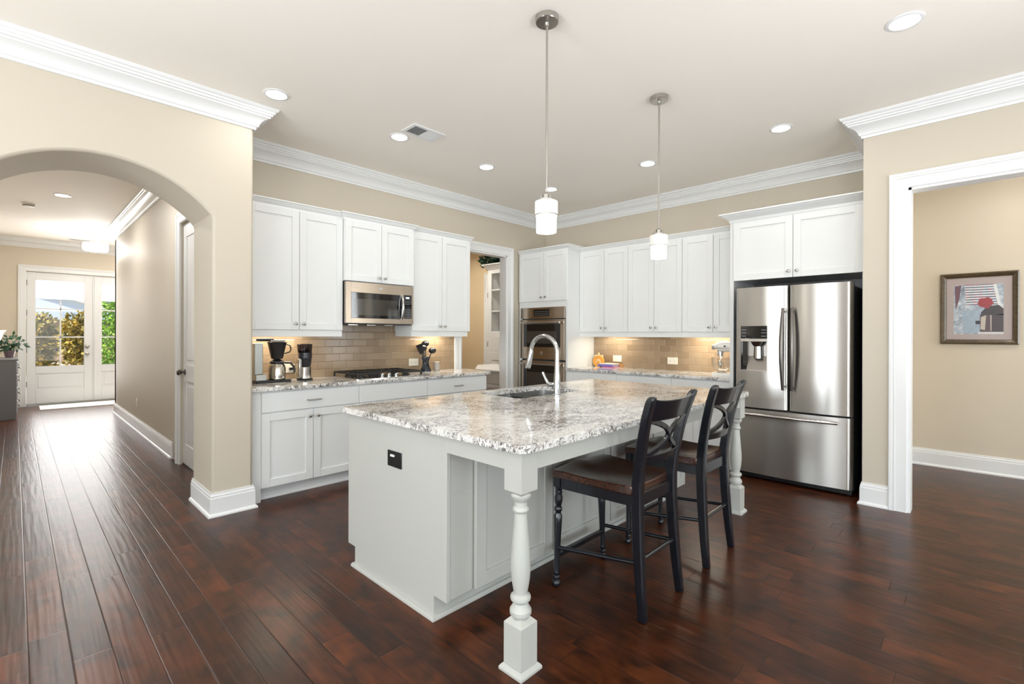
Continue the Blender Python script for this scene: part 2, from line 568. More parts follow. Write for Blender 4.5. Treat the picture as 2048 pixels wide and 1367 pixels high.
def thing(name, label, cat, loc, group=None):
    o = bpy.data.objects.new(name, None)
    o.empty_display_size = 0.1
    COL.objects.link(o)
    o.location = loc
    o['_base'] = tuple(loc)
    o['label'] = label; o['category'] = cat
    if group: o['group'] = group
    return o
def tag(o, label, cat, group=None, kind=None):
    o['label'] = label; o['category'] = cat
    if group: o['group'] = group
    if kind: o['kind'] = kind
    return o
def struct(o, label=None):
    o['kind'] = 'structure'
    if label: o['label'] = label
    return o
def dup(root, loc, label, group=None):
    r = root.copy(); COL.objects.link(r); r.location = loc; r['label'] = label
    if group: r['group'] = group
    for ch in list(root.children):
        c = ch.copy(); COL.objects.link(c); c.parent = r
        for g in ch.children:
            d = g.copy(); COL.objects.link(d); d.parent = c
    return r

# ------------------------------------------------------------------ room shell
H = 3.07
XA0, XA1, YA = 1.28, 5.62, 4.72          # cooktop wall y=YA from XA0; fridge wall x=XA1
YARCH, YARCH2 = 4.02, 4.56               # thick arched wall
XR, YP = 4.715, 0.655                    # right pier plane and its end
XL, YB = -3.5, -3.5                      # room behind the camera
struct(MB().box(XL-0.1, 7.0, YB-0.1, 12.75, -0.1, 0).build('floor', FLOOR), 'dark hand-scraped wood plank floor')
struct(MB().box(XL-0.1, 7.0, YB-0.1, 12.75, H, H+0.15).build('ceiling', CEIL), 'smooth warm white ceiling')

def arc(cx, cz, R, x0, x1, n=28):
    a0 = math.acos((x0-cx)/R); a1 = math.acos((x1-cx)/R)
    return [(cx+R*math.cos(a0+(a1-a0)*i/n), cz+R*math.sin(a0+(a1-a0)*i/n)) for i in range(n+1)]
AX0, AX1 = -0.201, 1.005
ar = arc(0.402, 1.709, 0.777, AX0, AX1)
poly = [(XL, 0), (AX0, 0)] + ar + [(AX1, 0), (XA0, 0), (XA0, H), (XL, H)]
aw = MB().prism(poly, YARCH, YARCH2, 'y').build('wall_left', WALL, bevel=0.018)
struct(aw, 'thick beige wall with an arched opening to the hall')
struct(MB().box(1.18, XA0, YARCH2, 5.06, 0, H).box(1.18, XA0, 5.06, 5.87, 2.47, H).box(1.18, XA0, 5.87, 10.5, 0, H).build('wall_hall', WALL), 'beige hall wall with a white door')
# cooktop wall with cased opening to the pantry
OX0, OX1, OZ = 3.945, 4.775, 2.44
struct(MB().wallslab([(XA0, -0.06), (XA1+0.12, -0.06), (XA1+0.12, H), (XA0, H)], [[(OX0, -0.03), (OX1, -0.03), (OX1, OZ), (OX0, OZ)]], YA, YA+0.12, 'y').build('wall_back', WALL), 'beige wall behind the cooktop')
struct(MB().box(XA1, XA1+0.12, YP-0.12, YA, 0, H).build('wall_right', WALL), 'beige wall behind the refrigerator and ovens')
# right pier and cased opening to the dining side
RY0, RY1, RZ = -0.95, 0.375, 2.465
struct(MB().box(XR+0.13, XA1, YP-0.08, YP, 0, H).wallslab([(YB, -0.06), (YP, -0.06), (YP, H), (YB, H)], [[(RY0, -0.03), (RY1, -0.03), (RY1, RZ), (RY0, RZ)]], XR, XR+0.13, 'x').build('wall_pier', WALL), 'beige pier and wall with a wide cased opening')
struct(MB().box(6.6, 6.72, YB, YP, 0, H).box(XR+0.13, 6.6, 0.575, YP-0.02, 0, H).box(XR+0.13, 6.72, YB, YB+0.1, 0, H).build('wall_far_right', WALLW), 'tan wall of the room beyond the opening')
# walls behind the camera, with window openings
def win_holes(cs, wd, z0=0.06, z1=2.6):
    return [[(c-wd/2, z0), (c+wd/2, z0), (c+wd/2, z1), (c-wd/2, z1)] for c in cs]
struct(MB().wallslab([(XL, 0), (6.72, 0), (6.72, H), (XL, H)], win_holes((-1.9, 0.6, 3.1), 1.7), YB-0.12, YB, 'y').build('wall_front', WALL))
struct(MB().wallslab([(YB, 0), (YARCH2, 0), (YARCH2, H), (YB, H)], win_holes((-1.9, 1.9), 1.5), XL-0.12, XL, 'x').build('wall_side', WALL))
k = 1
for c in (-1.9, 0.6, 3.1):
    f = MB()
    for a, b in ((c-0.85, c-0.78), (c-0.03, c+0.03), (c+0.78, c+0.85)): f.box(a, b, YB-0.1, YB-0.04, 0.06, 2.6)
    for a, b in ((0.06, 0.13), (1.5, 1.56), (2.53, 2.6)): f.box(c-0.85, c+0.85, YB-0.1, YB-0.04, a, b)
    struct(f.build('window_%d' % k, TRIM)); k += 1
for c in (-1.9, 1.9):
    f = MB()
    for a, b in ((c-0.75, c-0.68), (c-0.03, c+0.03), (c+0.68, c+0.75)): f.box(XL-0.1, XL-0.04, a, b, 0.06, 2.6)
    for a, b in ((0.06, 0.13), (1.5, 1.56), (2.53, 2.6)): f.box(XL-0.1, XL-0.04, c-0.75, c+0.75, a, b)
    struct(f.build('window_%d' % k, TRIM)); k += 1
# hall and entry
FY = 12.5
struct(MB().box(-0.55, -0.45, YARCH2, FY, 0, H).build('wall_hall_side', WALL))
struct(MB().wallslab([(-0.55, -0.06), (3.2, -0.06), (3.2, H), (-0.55, H)], [[(0.145, -0.03), (2.03, -0.03), (2.03, 2.48), (0.145, 2.48)]], FY, FY+0.14, 'y').build('wall_entry', WALLW), 'tan wall around the front doors')
struct(MB().box(3.1, 3.2, 8.4, FY, 0, H).box(1.18, 3.2, 10.38, 10.5, 0, H).build('wall_entry_side', WALL))
# pantry passage
struct(MB().box(6.4, 6.52, 4.84, 8.2, 0, H).box(1.28, 6.52, 8.1, 8.2, 0, H).box(1.28, 1.34, 4.84, 8.1, 0, H).build('wall_pantry', WALLP), 'tan wall of the pantry passage')
struct(MB().box(1.34, 6.4, 4.84, 8.1, 3.0, 3.06).build('ceiling_pantry', CEIL))

# ---- crown mouldings, baseboards, casings
def crown_prof(h=H, p=0.14, d=0.155):
    return [(0, h-d), (0.012, h-d), (0.016, h-d+0.018), (0.026, h-d+0.022), (0.032, h-d+0.040), (0.046, h-d+0.062), (0.070, h-d+0.080),
            (0.092, h-d+0.088), (0.094, h-d+0.098), (0.104, h-d+0.101), (0.106, h-d+0.114), (0.118, h-d+0.118), (0.120, h-d+0.131), (p-0.008, h-d+0.135), (p, h-d+0.147), (p, h), (0, h)]
struct(MB().sweep(crown_prof(), [(XR, YB), (XR, YP), (XA1, YP), (XA1, YA), (XA0, YA), (XA0, YARCH), (XL, YARCH)]).build('trim_1', TRIM, smooth=25), 'white stepped crown moulding around the kitchen')
struct(MB().sweep(crown_prof(), [(3.1, 10.5), (1.18, 10.5), (1.18, YARCH2), (-0.45, YARCH2), (-0.45, FY), (3.1, FY)][::-1]).build('trim_2', TRIM, smooth=25), 'white crown moulding around the hall')
def base_prof(h=0.175, t=0.016):
    return [(0, 0), (0.030, 0), (0.030, 0.010), (0.024, 0.020), (t, 0.024), (t, h-0.042), (t-0.003, h-0.036), (t-0.003, h-0.022), (t-0.008, h-0.014), (t-0.009, h), (0, h)]
def baseboard(name, path, label=None):
    struct(MB().sweep(base_prof(), path).build(name, TRIM, smooth=25), label)
baseboard('baseboard_left', [(XA0, 4.10), (XA0, YARCH), (AX1, YARCH), (AX1, YARCH2)], 'white baseboard wrapped around the arch pier')
baseboard('baseboard_left_arch', [(AX0, YARCH2), (AX0, YARCH), (XL, YARCH)])
baseboard('baseboard_right', [(XR, 0.49), (XR, YP), (5.0, YP)], 'white baseboard on the right pier')
baseboard('baseboard_far_right', [(6.6, YB), (6.6, 0.575), (XR+0.15, 0.575)], 'white baseboard below the framed picture')
baseboard('baseboard_hall', [(1.18, 6.20), (1.18, 10.5), (3.1, 10.5)], 'white baseboard along the hall wall')
baseboard('baseboard_entry', [(0.035, FY), (-0.45, FY), (-0.45, YARCH2)], None)
baseboard('baseboard_pantry', [(6.4, 7.0), (6.4, 8.1), (1.34, 8.1)], None)

def casing_prof(wd):
    """across (0 = opening edge .. wd), out"""
    return [(0, 0), (0, 0.012), (0.008, 0.016), (0.018, 0.014), (wd*0.62, 0.017), (wd*0.66, 0.024), (wd*0.72, 0.024), (wd*0.76, 0.020), (wd*0.82, 0.026), (wd*0.95, 0.028), (wd, 0.024), (wd, 0)]
def casing(name, u0, u1, z1, wd, plane, axis, sgn, legs=(1, 1), label=None):
    """cased opening: three mitred lengths. axis 'y': u=x, plane y, facing sgn; axis 'x': u=y"""
    mb = MB()
    prof = casing_prof(wd)
    def P(u, z, o):
        return (u, plane+sgn*o, z) if axis == 'y' else (plane+sgn*o, u, z)
    rows = []
    if legs[0]: rows.append([P(u0-a, 0, o) for a, o in prof])
    rows.append([P(u0-a*legs[0], z1+a, o) for a, o in prof])
    rows.append([P(u1+a*legs[1], z1+a, o) for a, o in prof])
    if legs[1]: rows.append([P(u1+a, 0, o) for a, o in prof])
    mb.ribbon(rows)
    return struct(mb.build(name, TRIM, smooth=25), label)
casing('trim_3', RY0, RY1, RZ, 0.115, XR, 'x', -1, label='white casing of the wide right opening')
struct(MB().box(XR-0.002, XR+0.135, RY1-0.018, RY1, 0, RZ).box(XR-0.002, XR+0.135, RY0, RY0+0.018, 0, RZ).box(XR-0.002, XR+0.135, RY0, RY1, RZ-0.018, RZ).build('trim_4', TRIM), 'white jamb lining of the right opening')
casing('trim_5', OX0, OX1, OZ, 0.115, YA, 'y', -1, label='white casing of the pantry opening')
struct(MB().box(OX1-0.018, OX1, YA-0.002, YA+0.122, 0, OZ).box(OX0, OX0+0.018, YA-0.002, YA+0.122, 0, OZ).box(OX0, OX1, YA-0.002, YA+0.122, OZ-0.018, OZ).build('trim_6', TRIM), 'white jamb lining of the pantry opening')

# ------------------------------------------------------------------ doors
def panel_door(mb, u0, u1, z0, z1, panels, t0, t1, P):
    """slab with recessed moulded panels; P maps (u, z, depth) -> xyz; t0 back, t1 front"""
    def bx(a, b, c, d, e, f):
        p, q = P(a, c, e), P(b, d, f)
        mb.box(p[0], q[0], p[1], q[1], p[2], q[2])
    us = sorted({u0, u1} | {p[0] for p in panels} | {p[1] for p in panels})
    bx(u0, u1, z0, z1, t0, t1-0.008)
    zs = sorted({z0, z1} | {p[2] for p in panels} | {p[3] for p in panels})
    for i in range(len(us)-1):
        for j in range(len(zs)-1):
            a, b, c, d = us[i], us[i+1], zs[j], zs[j+1]
            if not any(p[0] <= a and b <= p[1] and p[2] <= c and d <= p[3] for p in panels):
                bx(a, b, c, d, t1-0.009, t1)
    for p in panels:
        bx(p[0]+0.045, p[1]-0.045, p[2]+0.045, p[3]-0.045, t1-0.009, t1-0.002)
# hall closet door (in the hall wall, facing -x)
casing('trim_7', 5.06, 5.87, 2.47, 0.10, 1.18, 'x', -1, label='white casing of the hall door')
Pm = lambda u, z, t: (1.205-t, u, z)
mb = MB(); panel_door(mb, 5.065, 5.865, 0.015, 2.465, [(5.185, 5.745, 0.22, 0.86), (5.185, 5.745, 1.03, 2.32)], -0.035, 0.0, Pm)
d = struct(mb.build('door_1', TRIM, bevel=0.003), 'white two-panel hall door with a dark knob')
kn = MB().lathe((1.205, 5.79, 0.95), [(0.030, 0), (0.030, 0.006), (0.012, 0.010), (0.011, 0.030), (0.020, 0.036), (0.029, 0.048), (0.030, 0.058), (0.022, 0.070), (0.003, 0.074)], 20, '-x')
d['_base'] = (0, 0, 0)
kn.build('door_knob', DKNICKEL, d, label='dark nickel door knob')
struct(MB().box(1.20, 1.24, 5.06, 5.87, 0.0, 0.014).build('trim_8', BLACKP), 'dark threshold gap under the hall door')  # shade of the open gap, put in as a black strip

# front double doors: each leaf a glazed upper light, shade, muntins and a raised panel below
casing('trim_9', 0.145, 2.03, 2.48, 0.11, FY, 'y', -1, label='white casing of the front doors')
def front_leaf(idx, x0, x1, hinge_left):
    def bxs(mb, a, b, c, d, y0, y1): mb.box(a, b, y0, y1, c, d)
    gx0, gx1, gz0, gz1 = x0+0.118, x1-0.128 if hinge_left else x1-0.118, 0.725, 2.33
    yf, yb = FY+0.03, FY+0.075
    mb = MB()
    bxs(mb, x0, gx0, 0.03, 2.475, yf, yb); bxs(mb, gx1, x1, 0.03, 2.475, yf, yb)
    bxs(mb, gx0, gx1, gz1, 2.475, yf, yb); bxs(mb, gx0, gx1, 0.59, gz0, yf, yb)
    bxs(mb, gx0, gx1, 0.03, 0.29, yf, yb); bxs(mb, gx0, gx1, 0.29, 0.59, yf+0.012, yb)
    bxs(mb, gx0+0.035, gx1-0.035, 0.325, 0.555, yf+0.003, yf+0.02)
    leaf = struct(mb.build('door_%d' % idx, TRIM, bevel=0.004), ('left' if hinge_left else 'right') + ' leaf of the white glazed front doors')
    leaf['_base'] = (0, 0, 0)
    MB().box(gx0, gx1, yf+0.02, yf+0.026, gz0, gz1).build('pane', GLASS, leaf)
    mu = MB()
    cx = (gx0+gx1)/2
    mu.box(cx-0.011, cx+0.011, yf+0.008, yf+0.019, gz0, gz1)
    for z in (1.27, 1.80): mu.box(gx0, gx1, yf+0.008, yf+0.019, z-0.011, z+0.011)
    mu.build('muntin', TRIM, leaf)
    sh = MB().box(gx0, gx1, yf+0.001, yf+0.006, 2.02, gz1).box(gx0, gx1, yf-0.006, yf+0.008, 1.985, 2.02)
    sh.build('roller_shade', SHADE, leaf, label='white translucent roller shade drawn over the top of the glass')
    if hinge_left:
        for z in (0.40, 1.03, 1.72, 2.27):
            MB().box(x0-0.012, x0+0.006, yf-0.012, yf+0.004, z-0.05, z+0.05).build('hinge', DKNICKEL, leaf)
        for z, nm in ((1.085, 'deadbolt'), (0.945, 'knob')):
            MB().lathe((0.985, yf, z), [(0.033, 0), (0.033, 0.008), (0.014, 0.014), (0.013, 0.03), (0.028, 0.04), (0.030, 0.055), (0.018, 0.065), (0.002, 0.067)] if nm == 'knob' else [(0.034, 0), (0.034, 0.012), (0.020, 0.016), (0.020, 0.022), (0.003, 0.024)], 18, '-y').build(nm, NICKEL, leaf)
        MB().box(x1, x1+0.014, yf-0.012, yf+0.04, 0.03, 2.475).build('astragal', TRIM, leaf)
front_leaf(2, 0.150, 1.070, True)
front_leaf(3, 1.088, 2.022, False)
struct(MB().box(0.145, 2.03, FY, FY+0.14, 0.0001, 0.03).build('trim_10', NICKEL), 'metal sill of the front doors')
tag(MB().box(0.31, 1.9, 11.70, 12.38, 0.0, 0.012).build('door_mat', paint('pale_mat_fabric', lin('#dcdcd6'), 0.9, 0.08, 60), origin=(1.1, 12.04, 0), bevel=0.003), 'pale flat mat lying inside the front doors', 'mat')

# ------------------------------------------------------------------ cabinets
# a front frame maps (u, v, w): u along the front, v up, w outward
def frameA(y0):                         # fronts facing -y
    return lambda u, v, w_: (u, y0-w_, v)
def frameB(x0):                         # fronts facing -x
    return lambda u, v, w_: (x0-w_, u, v)
def bxf(mb, F, u0, u1, v0, v1, w0, w1):
    p, q = F(u0, v0, w0), F(u1, v1, w1)
    mb.box(p[0], q[0], p[1], q[1], p[2], q[2])
def shaker(F, u0, u1, v0, v1, fw=0.062, t=0.02):
    mb = MB()
    bxf(mb, F, u0, u0+fw, v0, v1, 0, t); bxf(mb, F, u1-fw, u1, v0, v1, 0, t)
    bxf(mb, F, u0+fw, u1-fw, v0, v0+fw, 0, t); bxf(mb, F, u0+fw, u1-fw, v1-fw, v1, 0, t)
    bxf(mb, F, u0+fw-0.001, u1-fw+0.001, v0+fw-0.001, v1-fw+0.001, 0, t-0.010)
    return mb
def knob_mb(F, u, v, w_, axis):
    c = F(u, v, w_)
    return MB().lathe(c, [(0.007, 0), (0.0055, 0.008), (0.0055, 0.014), (0.012, 0.018), (0.0145, 0.023), (0.013, 0.028), (0.006, 0.031), (0.0005, 0.0315)], 16, axis)
def pull_mb(F, u, v, w_, half=0.055):
    pts = [F(u-half, v, w_-0.001), F(u-half, v, w_+0.010), F(u-half*0.85, v, w_+0.022), F(u-half*0.3, v, w_+0.026), F(u+half*0.3, v, w_+0.026), F(u+half*0.85, v, w_+0.022), F(u+half, v, w_+0.010), F(u+half, v, w_-0.001)]
    return MB().tube(pts, 0.0055, 8)
GAP = 0.0022
def add_door(root, F, axis, u0, u1, v0, v1, knob=None, fw=0.062, mat=None):
    d = shaker(F, u0+GAP, u1-GAP, v0, v1, fw).build('door', mat or CAB, root, bevel=0.0015)
    if knob:
        knob_mb(F, knob[0], knob[1], 0.019, axis).build('knob', NICKEL, d)
    return d
def add_drawer(root, F, axis, u0, u1, v0, v1, pull=True):
    mb = MB(); bxf(mb, F, u0+GAP, u1-GAP, v0, v1, 0, 0.02)
    d = mb.build('drawer', CAB, root, bevel=0.0025)
    if pull:
        pull_mb(F, (u0+u1)/2, (v0+v1)/2-0.005, 0.02).build('pull', NICKEL, d)
    return d
def cab_crown(z, p=0.045, h=0.065):
    return [(0, z), (0.006, z), (0.009, z+h*0.25), (0.020, z+h*0.40), (p*0.75, z+h*0.72), (p*0.8, z+h*0.80), (p, z+h*0.84), (p, z+h), (0, z+h)]

# ---- uppers on the cooktop wall
def upperA(label, x0, x1, yb, z0, z1, split, group=None, crown=None, rail=True, knobz=None, rail_in=(0, 0)):
    root = thing('upper_cabinet', label, 'cabinet', ((x0+x1)/2, YA, z0), group)
    MB().box(x0, x1, yb, YA-0.001, z0-0.001, z1).build('body', CAB, root, bevel=0.0015)
    F = frameA(yb)
    kz = knobz or z0+0.055
    add_door(root, F, '-y', x0, split, z0+0.002, z1-0.012, (split-0.035, kz))
    add_door(root, F, '-y', split, x1, z0+0.002, z1-0.012, (split+0.035, kz))
    MB().sweep(cab_crown(z1-0.012), crown).build('crown_moulding', CAB, root, smooth=25)
    if rail:
        mb = MB().box(x0+rail_in[0], x1-rail_in[1], yb-0.006, yb+0.014, z0-0.06, z0)
        mb.box(x0+rail_in[0], x0+rail_in[0]+0.018, yb+0.014, YA-0.02, z0-0.06, z0).box(x1-rail_in[1]-0.018, x1-rail_in[1], yb+0.014, YA-0.02, z0-0.06, z0)
        mb.build('light_rail', CAB, root, bevel=0.002)
    return root
YU = 4.392
ZU0, ZU1 = 1.378, 2.455
UPG = None
upperA('tall white wall cabinet beside the arch pier, above the coffee makers', 1.345, 2.187, YU, ZU0, ZU1, 1.776, rail_in=(0, 0.0),
       crown=[(2.187, YU), (1.282, YU)])
MB().box(1.281, 1.345, YU-0.012, YU+0.02, ZU0-0.06, ZU1).build('trim_11', CAB)['kind'] = 'structure'
upperA('short white wall cabinet directly above the microwave', 2.190, 2.970, 4.352, 1.857, 2.455, 2.582,
       crown=[(2.970, 4.46), (2.970, 4.352), (2.190, 4.352), (2.190, 4.46)], rail=False, knobz=1.905)
upperA('tall white wall cabinet to the right of the microwave, above the utensil crock', 2.973, 3.797, YU, ZU0, ZU1, 3.377, rail_in=(0.0, 0.03),
       crown=[(3.797, YA-0.002), (3.797, YU), (2.973, YU)])

# ---- base cabinets on the cooktop wall
YBASE = 4.096
def baseA(label, x0, x1, door_split=None, pull=True, end_right=False):
    root = thing('base_cabinet', label, 'cabinet', ((x0+x1)/2, YA, 0))
    mb = MB().box(x0, x1, YBASE, YA-0.001, 0.105, 0.882)
    mb.build('body', CAB, root, bevel=0.0015)
    MB().box(x0, x1, YBASE+0.075, YA-0.01, 0.0, 0.105).sweep([(0, 0), (0.016, 0), (0.016, 0.012), (0.010, 0.022), (0, 0.022)], [(x1, YBASE+0.075), (x0, YBASE+0.075)]).build('toe_kick', CAB, root)
    F = frameA(YBASE)
    add_drawer(root, F, '-y', x0, x1, 0.712, 0.868, pull)
    s = door_split if door_split else (x0+x1)/2
    add_door(root, F, '-y', x0, s, 0.112, 0.704, (s-0.035, 0.647))
    add_door(root, F, '-y', s, x1, 0.112, 0.704, (s+0.035, 0.647))
    return root
baseA('white base cabinet beside the arch pier, below the coffee makers', 1.362, 2.200, 1.778)
baseA('white base cabinet below the gas cooktop, with a plain drawer front', 2.200, 2.961, None, False)
baseA('white base cabinet at the pantry end of the cooktop counter', 2.961, 3.797)
struct(MB().box(1.281, 1.362, YBASE-0.004, YBASE+0.10, 0.0, 0.882).build('trim_12', CAB), 'white filler strip beside the pier')

def rounded(x0, x1, y0, y1, rs, n=6):
    """rectangle outline with corner radii (x0y0, x1y0, x1y1, x0y1)"""
    out = []
    for (cx, cy, r, a) in ((x0, y0, rs[0], PI), (x1, y0, rs[1], 1.5*PI), (x1, y1, rs[2], 0), (x0, y1, rs[3], PI/2)):
        px = cx+(r if cx == x0 else -r); py = cy+(r if cy == y0 else -r)
        if r == 0: out.append((cx, cy)); continue
        for i in range(n+1):
            t = a+(PI/2)*i/n
            out.append((px+r*math.cos(t), py+r*math.sin(t)))
    return out
CZ0, CZ1 = 0.882, 0.914
cA = [(1.282, YA-0.002), (1.282, 4.052), (3.77, 4.052), (3.855, 4.075), (3.90, 4.13), (3.925, 4.22), (3.925, YA-0.03), (3.83, YA-0.03), (3.83, YA-0.002)]
tag(MB().slab(cA, [], CZ0, CZ1).build('countertop', GRAN, origin=(2.6, 4.4, CZ0), bevel=0.005), 'long granite countertop along the cooktop wall', 'countertop')
struct(MB().box(XA0, 3.83, YA-0.010, YA-0.0005, CZ1, 1.90).build('backsplash_back', TILEX), 'taupe brick-pattern tile backsplash behind the cooktop')

# ---- oven tower on the fridge wall
XT = 5.012
T0, T1 = 3.836, 4.695
tw = thing('oven_tower_cabinet', 'tall white cabinet in the corner that houses the double wall oven', 'cabinet', (XT, 4.26, 0))
OV0, OV1, OVZ0, OVZ1 = 3.868, 4.645, 0.40, 1.715
mb = MB()
mb.box(XT, XA1-0.001, T0, T0+0.019, 0, 2.47).box(XT, XA1-0.001, T1-0.019, T1, 0, 2.47)
mb.box(XT, XA1-0.001, T0+0.019, T1-0.019, OVZ1, 2.47).box(XT, XA1-0.001, T0+0.019, T1-0.019, 0.0, OVZ0)
mb.box(XT, XT+0.02, T0+0.019, OV0, OVZ0, OVZ1).box(XT, XT+0.02, OV1, T1-0.019, OVZ0, OVZ1).box(XA1-0.02, XA1-0.001, T0+0.019, T1-0.019, OVZ0, OVZ1)
mb.build('body', CAB, tw, bevel=0.0015)
FT = frameB(XT)
add_door(tw, FT, '-x', T0+0.006, 4.232, 1.80, 2.46, (4.232-0.035, 1.855))
add_door(tw, FT, '-x', 4.232, T1-0.006, 1.80, 2.46, (4.232+0.035, 1.855))
add_drawer(tw, FT, '-x', T0+0.006, T1-0.006, 0.12, 0.38)
MB().sweep(cab_crown(2.46), [(XT, T1), (XT, T0), (XA1-0.002, T0)][::-1]).build('crown_moulding', CAB, tw, smooth=25)

ov = thing('double_oven', 'stainless double wall oven with black glass doors and bar handles', 'oven', (XT, 4.256, OVZ0))
FO = frameB(XT-0.001)
mb = MB(); bxf(mb, FO, OV0+0.012, OV1-0.012, OVZ0+0.01, OVZ1-0.01, -0.5, 0.004); mb.build('body', DARK, ov)
mb = MB(); bxf(mb, FO, OV0, OV1, 1.562, OVZ1, 0.0, 0.028); cp = mb.build('control_panel', WARMSTEEL, ov, bevel=0.002)
mb = MB(); bxf(mb, FO, 4.12, 4.40, 1.592, 1.688, 0.027, 0.031); dsp = mb.build('display', BLACKG, cp)
mb = MB()
for j in range(9):
    for i in range(3):
        bxf(mb, FO, 4.135+j*0.028, 4.149+j*0.028, 1.606+i*0.024, 1.612+i*0.024, 0.0305, 0.0318)
mb.build('buttons', plastic('grey_key_print', lin('#8b8d90'), 0.4), cp)
def oven_door(z0, z1, badge):
    mb = MB()
    gu0, gu1, gz0, gz1 = OV0+0.062, OV1-0.062, z0+(0.165 if badge else 0.10), z1-0.115
    bxf(mb, FO, OV0, gu0, z0, z1, 0.003, 0.036); bxf(mb, FO, gu1, OV1, z0, z1, 0.003, 0.036)
    bxf(mb, FO, gu0, gu1, z0, gz0, 0.003, 0.036); bxf(mb, FO, gu0, gu1, gz1, z1, 0.003, 0.036)
    d = mb.build('oven_door', WARMSTEEL, ov, bevel=0.002)
    mb = MB(); bxf(mb, FO, gu0, gu1, gz0, gz1+0.055, 0.003, 0.037); mb.build('window', BLACKG, d, bevel=0.001)
    mb = MB(); bxf(mb, FO, gu0+0.06, gu1-0.06, gz0+0.05, gz1-0.04, 0.0365, 0.0375); mb.build('inner_window', GREYGLASS, d)
    mb = MB()
    za = z1-0.042
    mb.tube([FO(OV0+0.04, za, 0.082), FO(OV1-0.04, za, 0.082)], 0.014, 14)
    for u in (OV0+0.075, OV1-0.075): mb.tube([FO(u, za, 0.033), FO(u, za, 0.082)], 0.010, 10)
    mb.build('handle', STEELH, d)
    if badge:
        MB().lathe(FO((OV0+OV1)/2, z0+0.085, 0.035), [(0.024, 0), (0.024, 0.003), (0.020, 0.004), (0.019, 0.003), (0.002, 0.003)], 24, '-x').build('round_badge', NICKEL, d)
oven_door(1.010, 1.548, True)
oven_door(0.430, 0.985, False)

# ---- uppers on the fridge wall
XU = 5.292
B0 = 1.752                               # fridge panel side
def upperB(label, y0, y1, split):
    root = thing('upper_cabinet', label, 'cabinet', (XA1, (y0+y1)/2, ZU0), None)
    MB().box(XU, XA1-0.001, y0, y1, ZU0-0.001, ZU1-0.005).build('body', CAB, root, bevel=0.0015)
    F = frameB(XU)
    add_door(root, F, '-x', y0, split, ZU0+0.002, ZU1-0.017, (split-0.035, ZU0+0.055))
    add_door(root, F, '-x', split, y1, ZU0+0.002, ZU1-0.017, (split+0.035, ZU0+0.055))
    MB().sweep(cab_crown(ZU1-0.017), [(XU, y0), (XU, y1)]).build('crown_moulding', CAB, root, smooth=25)
    MB().box(XU-0.006, XU+0.014, y0, y1, ZU0-0.06, ZU0).build('light_rail', CAB, root, bevel=0.002)
upperB('white wall cabinet next to the oven tower, above the pumpkin and books', 3.105, T0-0.001, 3.452)
upperB('middle white wall cabinet between oven tower and refrigerator', 2.411, 3.105, 2.756)
upperB('white wall cabinet next to the refrigerator, above the stand mixer', B0+0.022, 2.411, 2.061)
# ---- bases on the fridge wall
XB = 5.005
def baseB(label, y0, y1):
    root = thing('base_cabinet', label, 'cabinet', (XA1, (y0+y1)/2, 0))
    MB().box(XB, XA1-0.001, y0, y1, 0.105, 0.882).build('body', CAB, root, bevel=0.0015)
    MB().box(XB+0.075, XA1-0.01, y0, y1, 0.0, 0.105).build('toe_kick', CAB, root)
    F = frameB(XB)
    add_drawer(root, F, '-x', y0, y1, 0.712, 0.868)
    s = (y0+y1)/2
    add_door(root, F, '-x', y0, s, 0.112, 0.704, (s-0.035, 0.647))
    add_door(root, F, '-x', s, y1, 0.112, 0.704, (s+0.035, 0.647))
baseB('white base cabinet next to the oven tower, seen over the island', 3.088, T0-0.001)
baseB('middle white base cabinet between oven tower and refrigerator', 2.398, 3.088)
baseB('white base cabinet next to the refrigerator, below the stand mixer', B0+0.022, 2.398)
tag(MB().box(4.965, XA1-0.002, B0+0.022, T0-0.001, CZ0, CZ1).build('countertop', GRAN, origin=(5.3, 2.8, CZ0), bevel=0.005), 'granite countertop between the oven tower and the refrigerator', 'countertop')
struct(MB().box(XA1-0.010, XA1-0.0005, B0+0.022, T0-0.002, CZ1, 1.37).build('backsplash_right', TILEY), 'taupe brick-pattern tile backsplash on the fridge wall')

# ---- refrigerator enclosure
XE = 4.965
E0, E1 = 0.675, B0+0.021
en = thing('fridge_cabinet', 'white cabinet over the refrigerator with a tall side panel', 'cabinet', (XE, 1.2, 0))
MB().box(XE, XA1-0.001, E0, E1, 1.885, 2.475).build('body', CAB, en, bevel=0.0015)
MB().box(XE, XA1-0.001, E1-0.036, E1, 0, 1.886).build('side_panel', CAB, en, bevel=0.0015)
MB().box(XE, XA1-0.001, E0, E0+0.019, 0, 1.886).build('side_panel', CAB, en, bevel=0.0015)
FE = frameB(XE)
add_door(en, FE, '-x', E0+0.006, 1.211, 1.878, 2.452, (1.211-0.035, 1.935))
add_door(en, FE, '-x', 1.211, E1-0.036, 1.878, 2.452, (1.211+0.035, 1.935))
MB().sweep(cab_crown(2.458, 0.085, 0.085), [(XE, YP+0.001), (XE, E1), (XU, E1)]).build('crown_moulding', CAB, en, smooth=25)
struct(MB().box(XA1-0.03, XA1-0.002, E0+0.02, E1-0.037, 0.0, 1.88).build('trim_13', BLACKP), 'dark back of the refrigerator recess')  # black sheet stands in for the shade behind the refrigerator

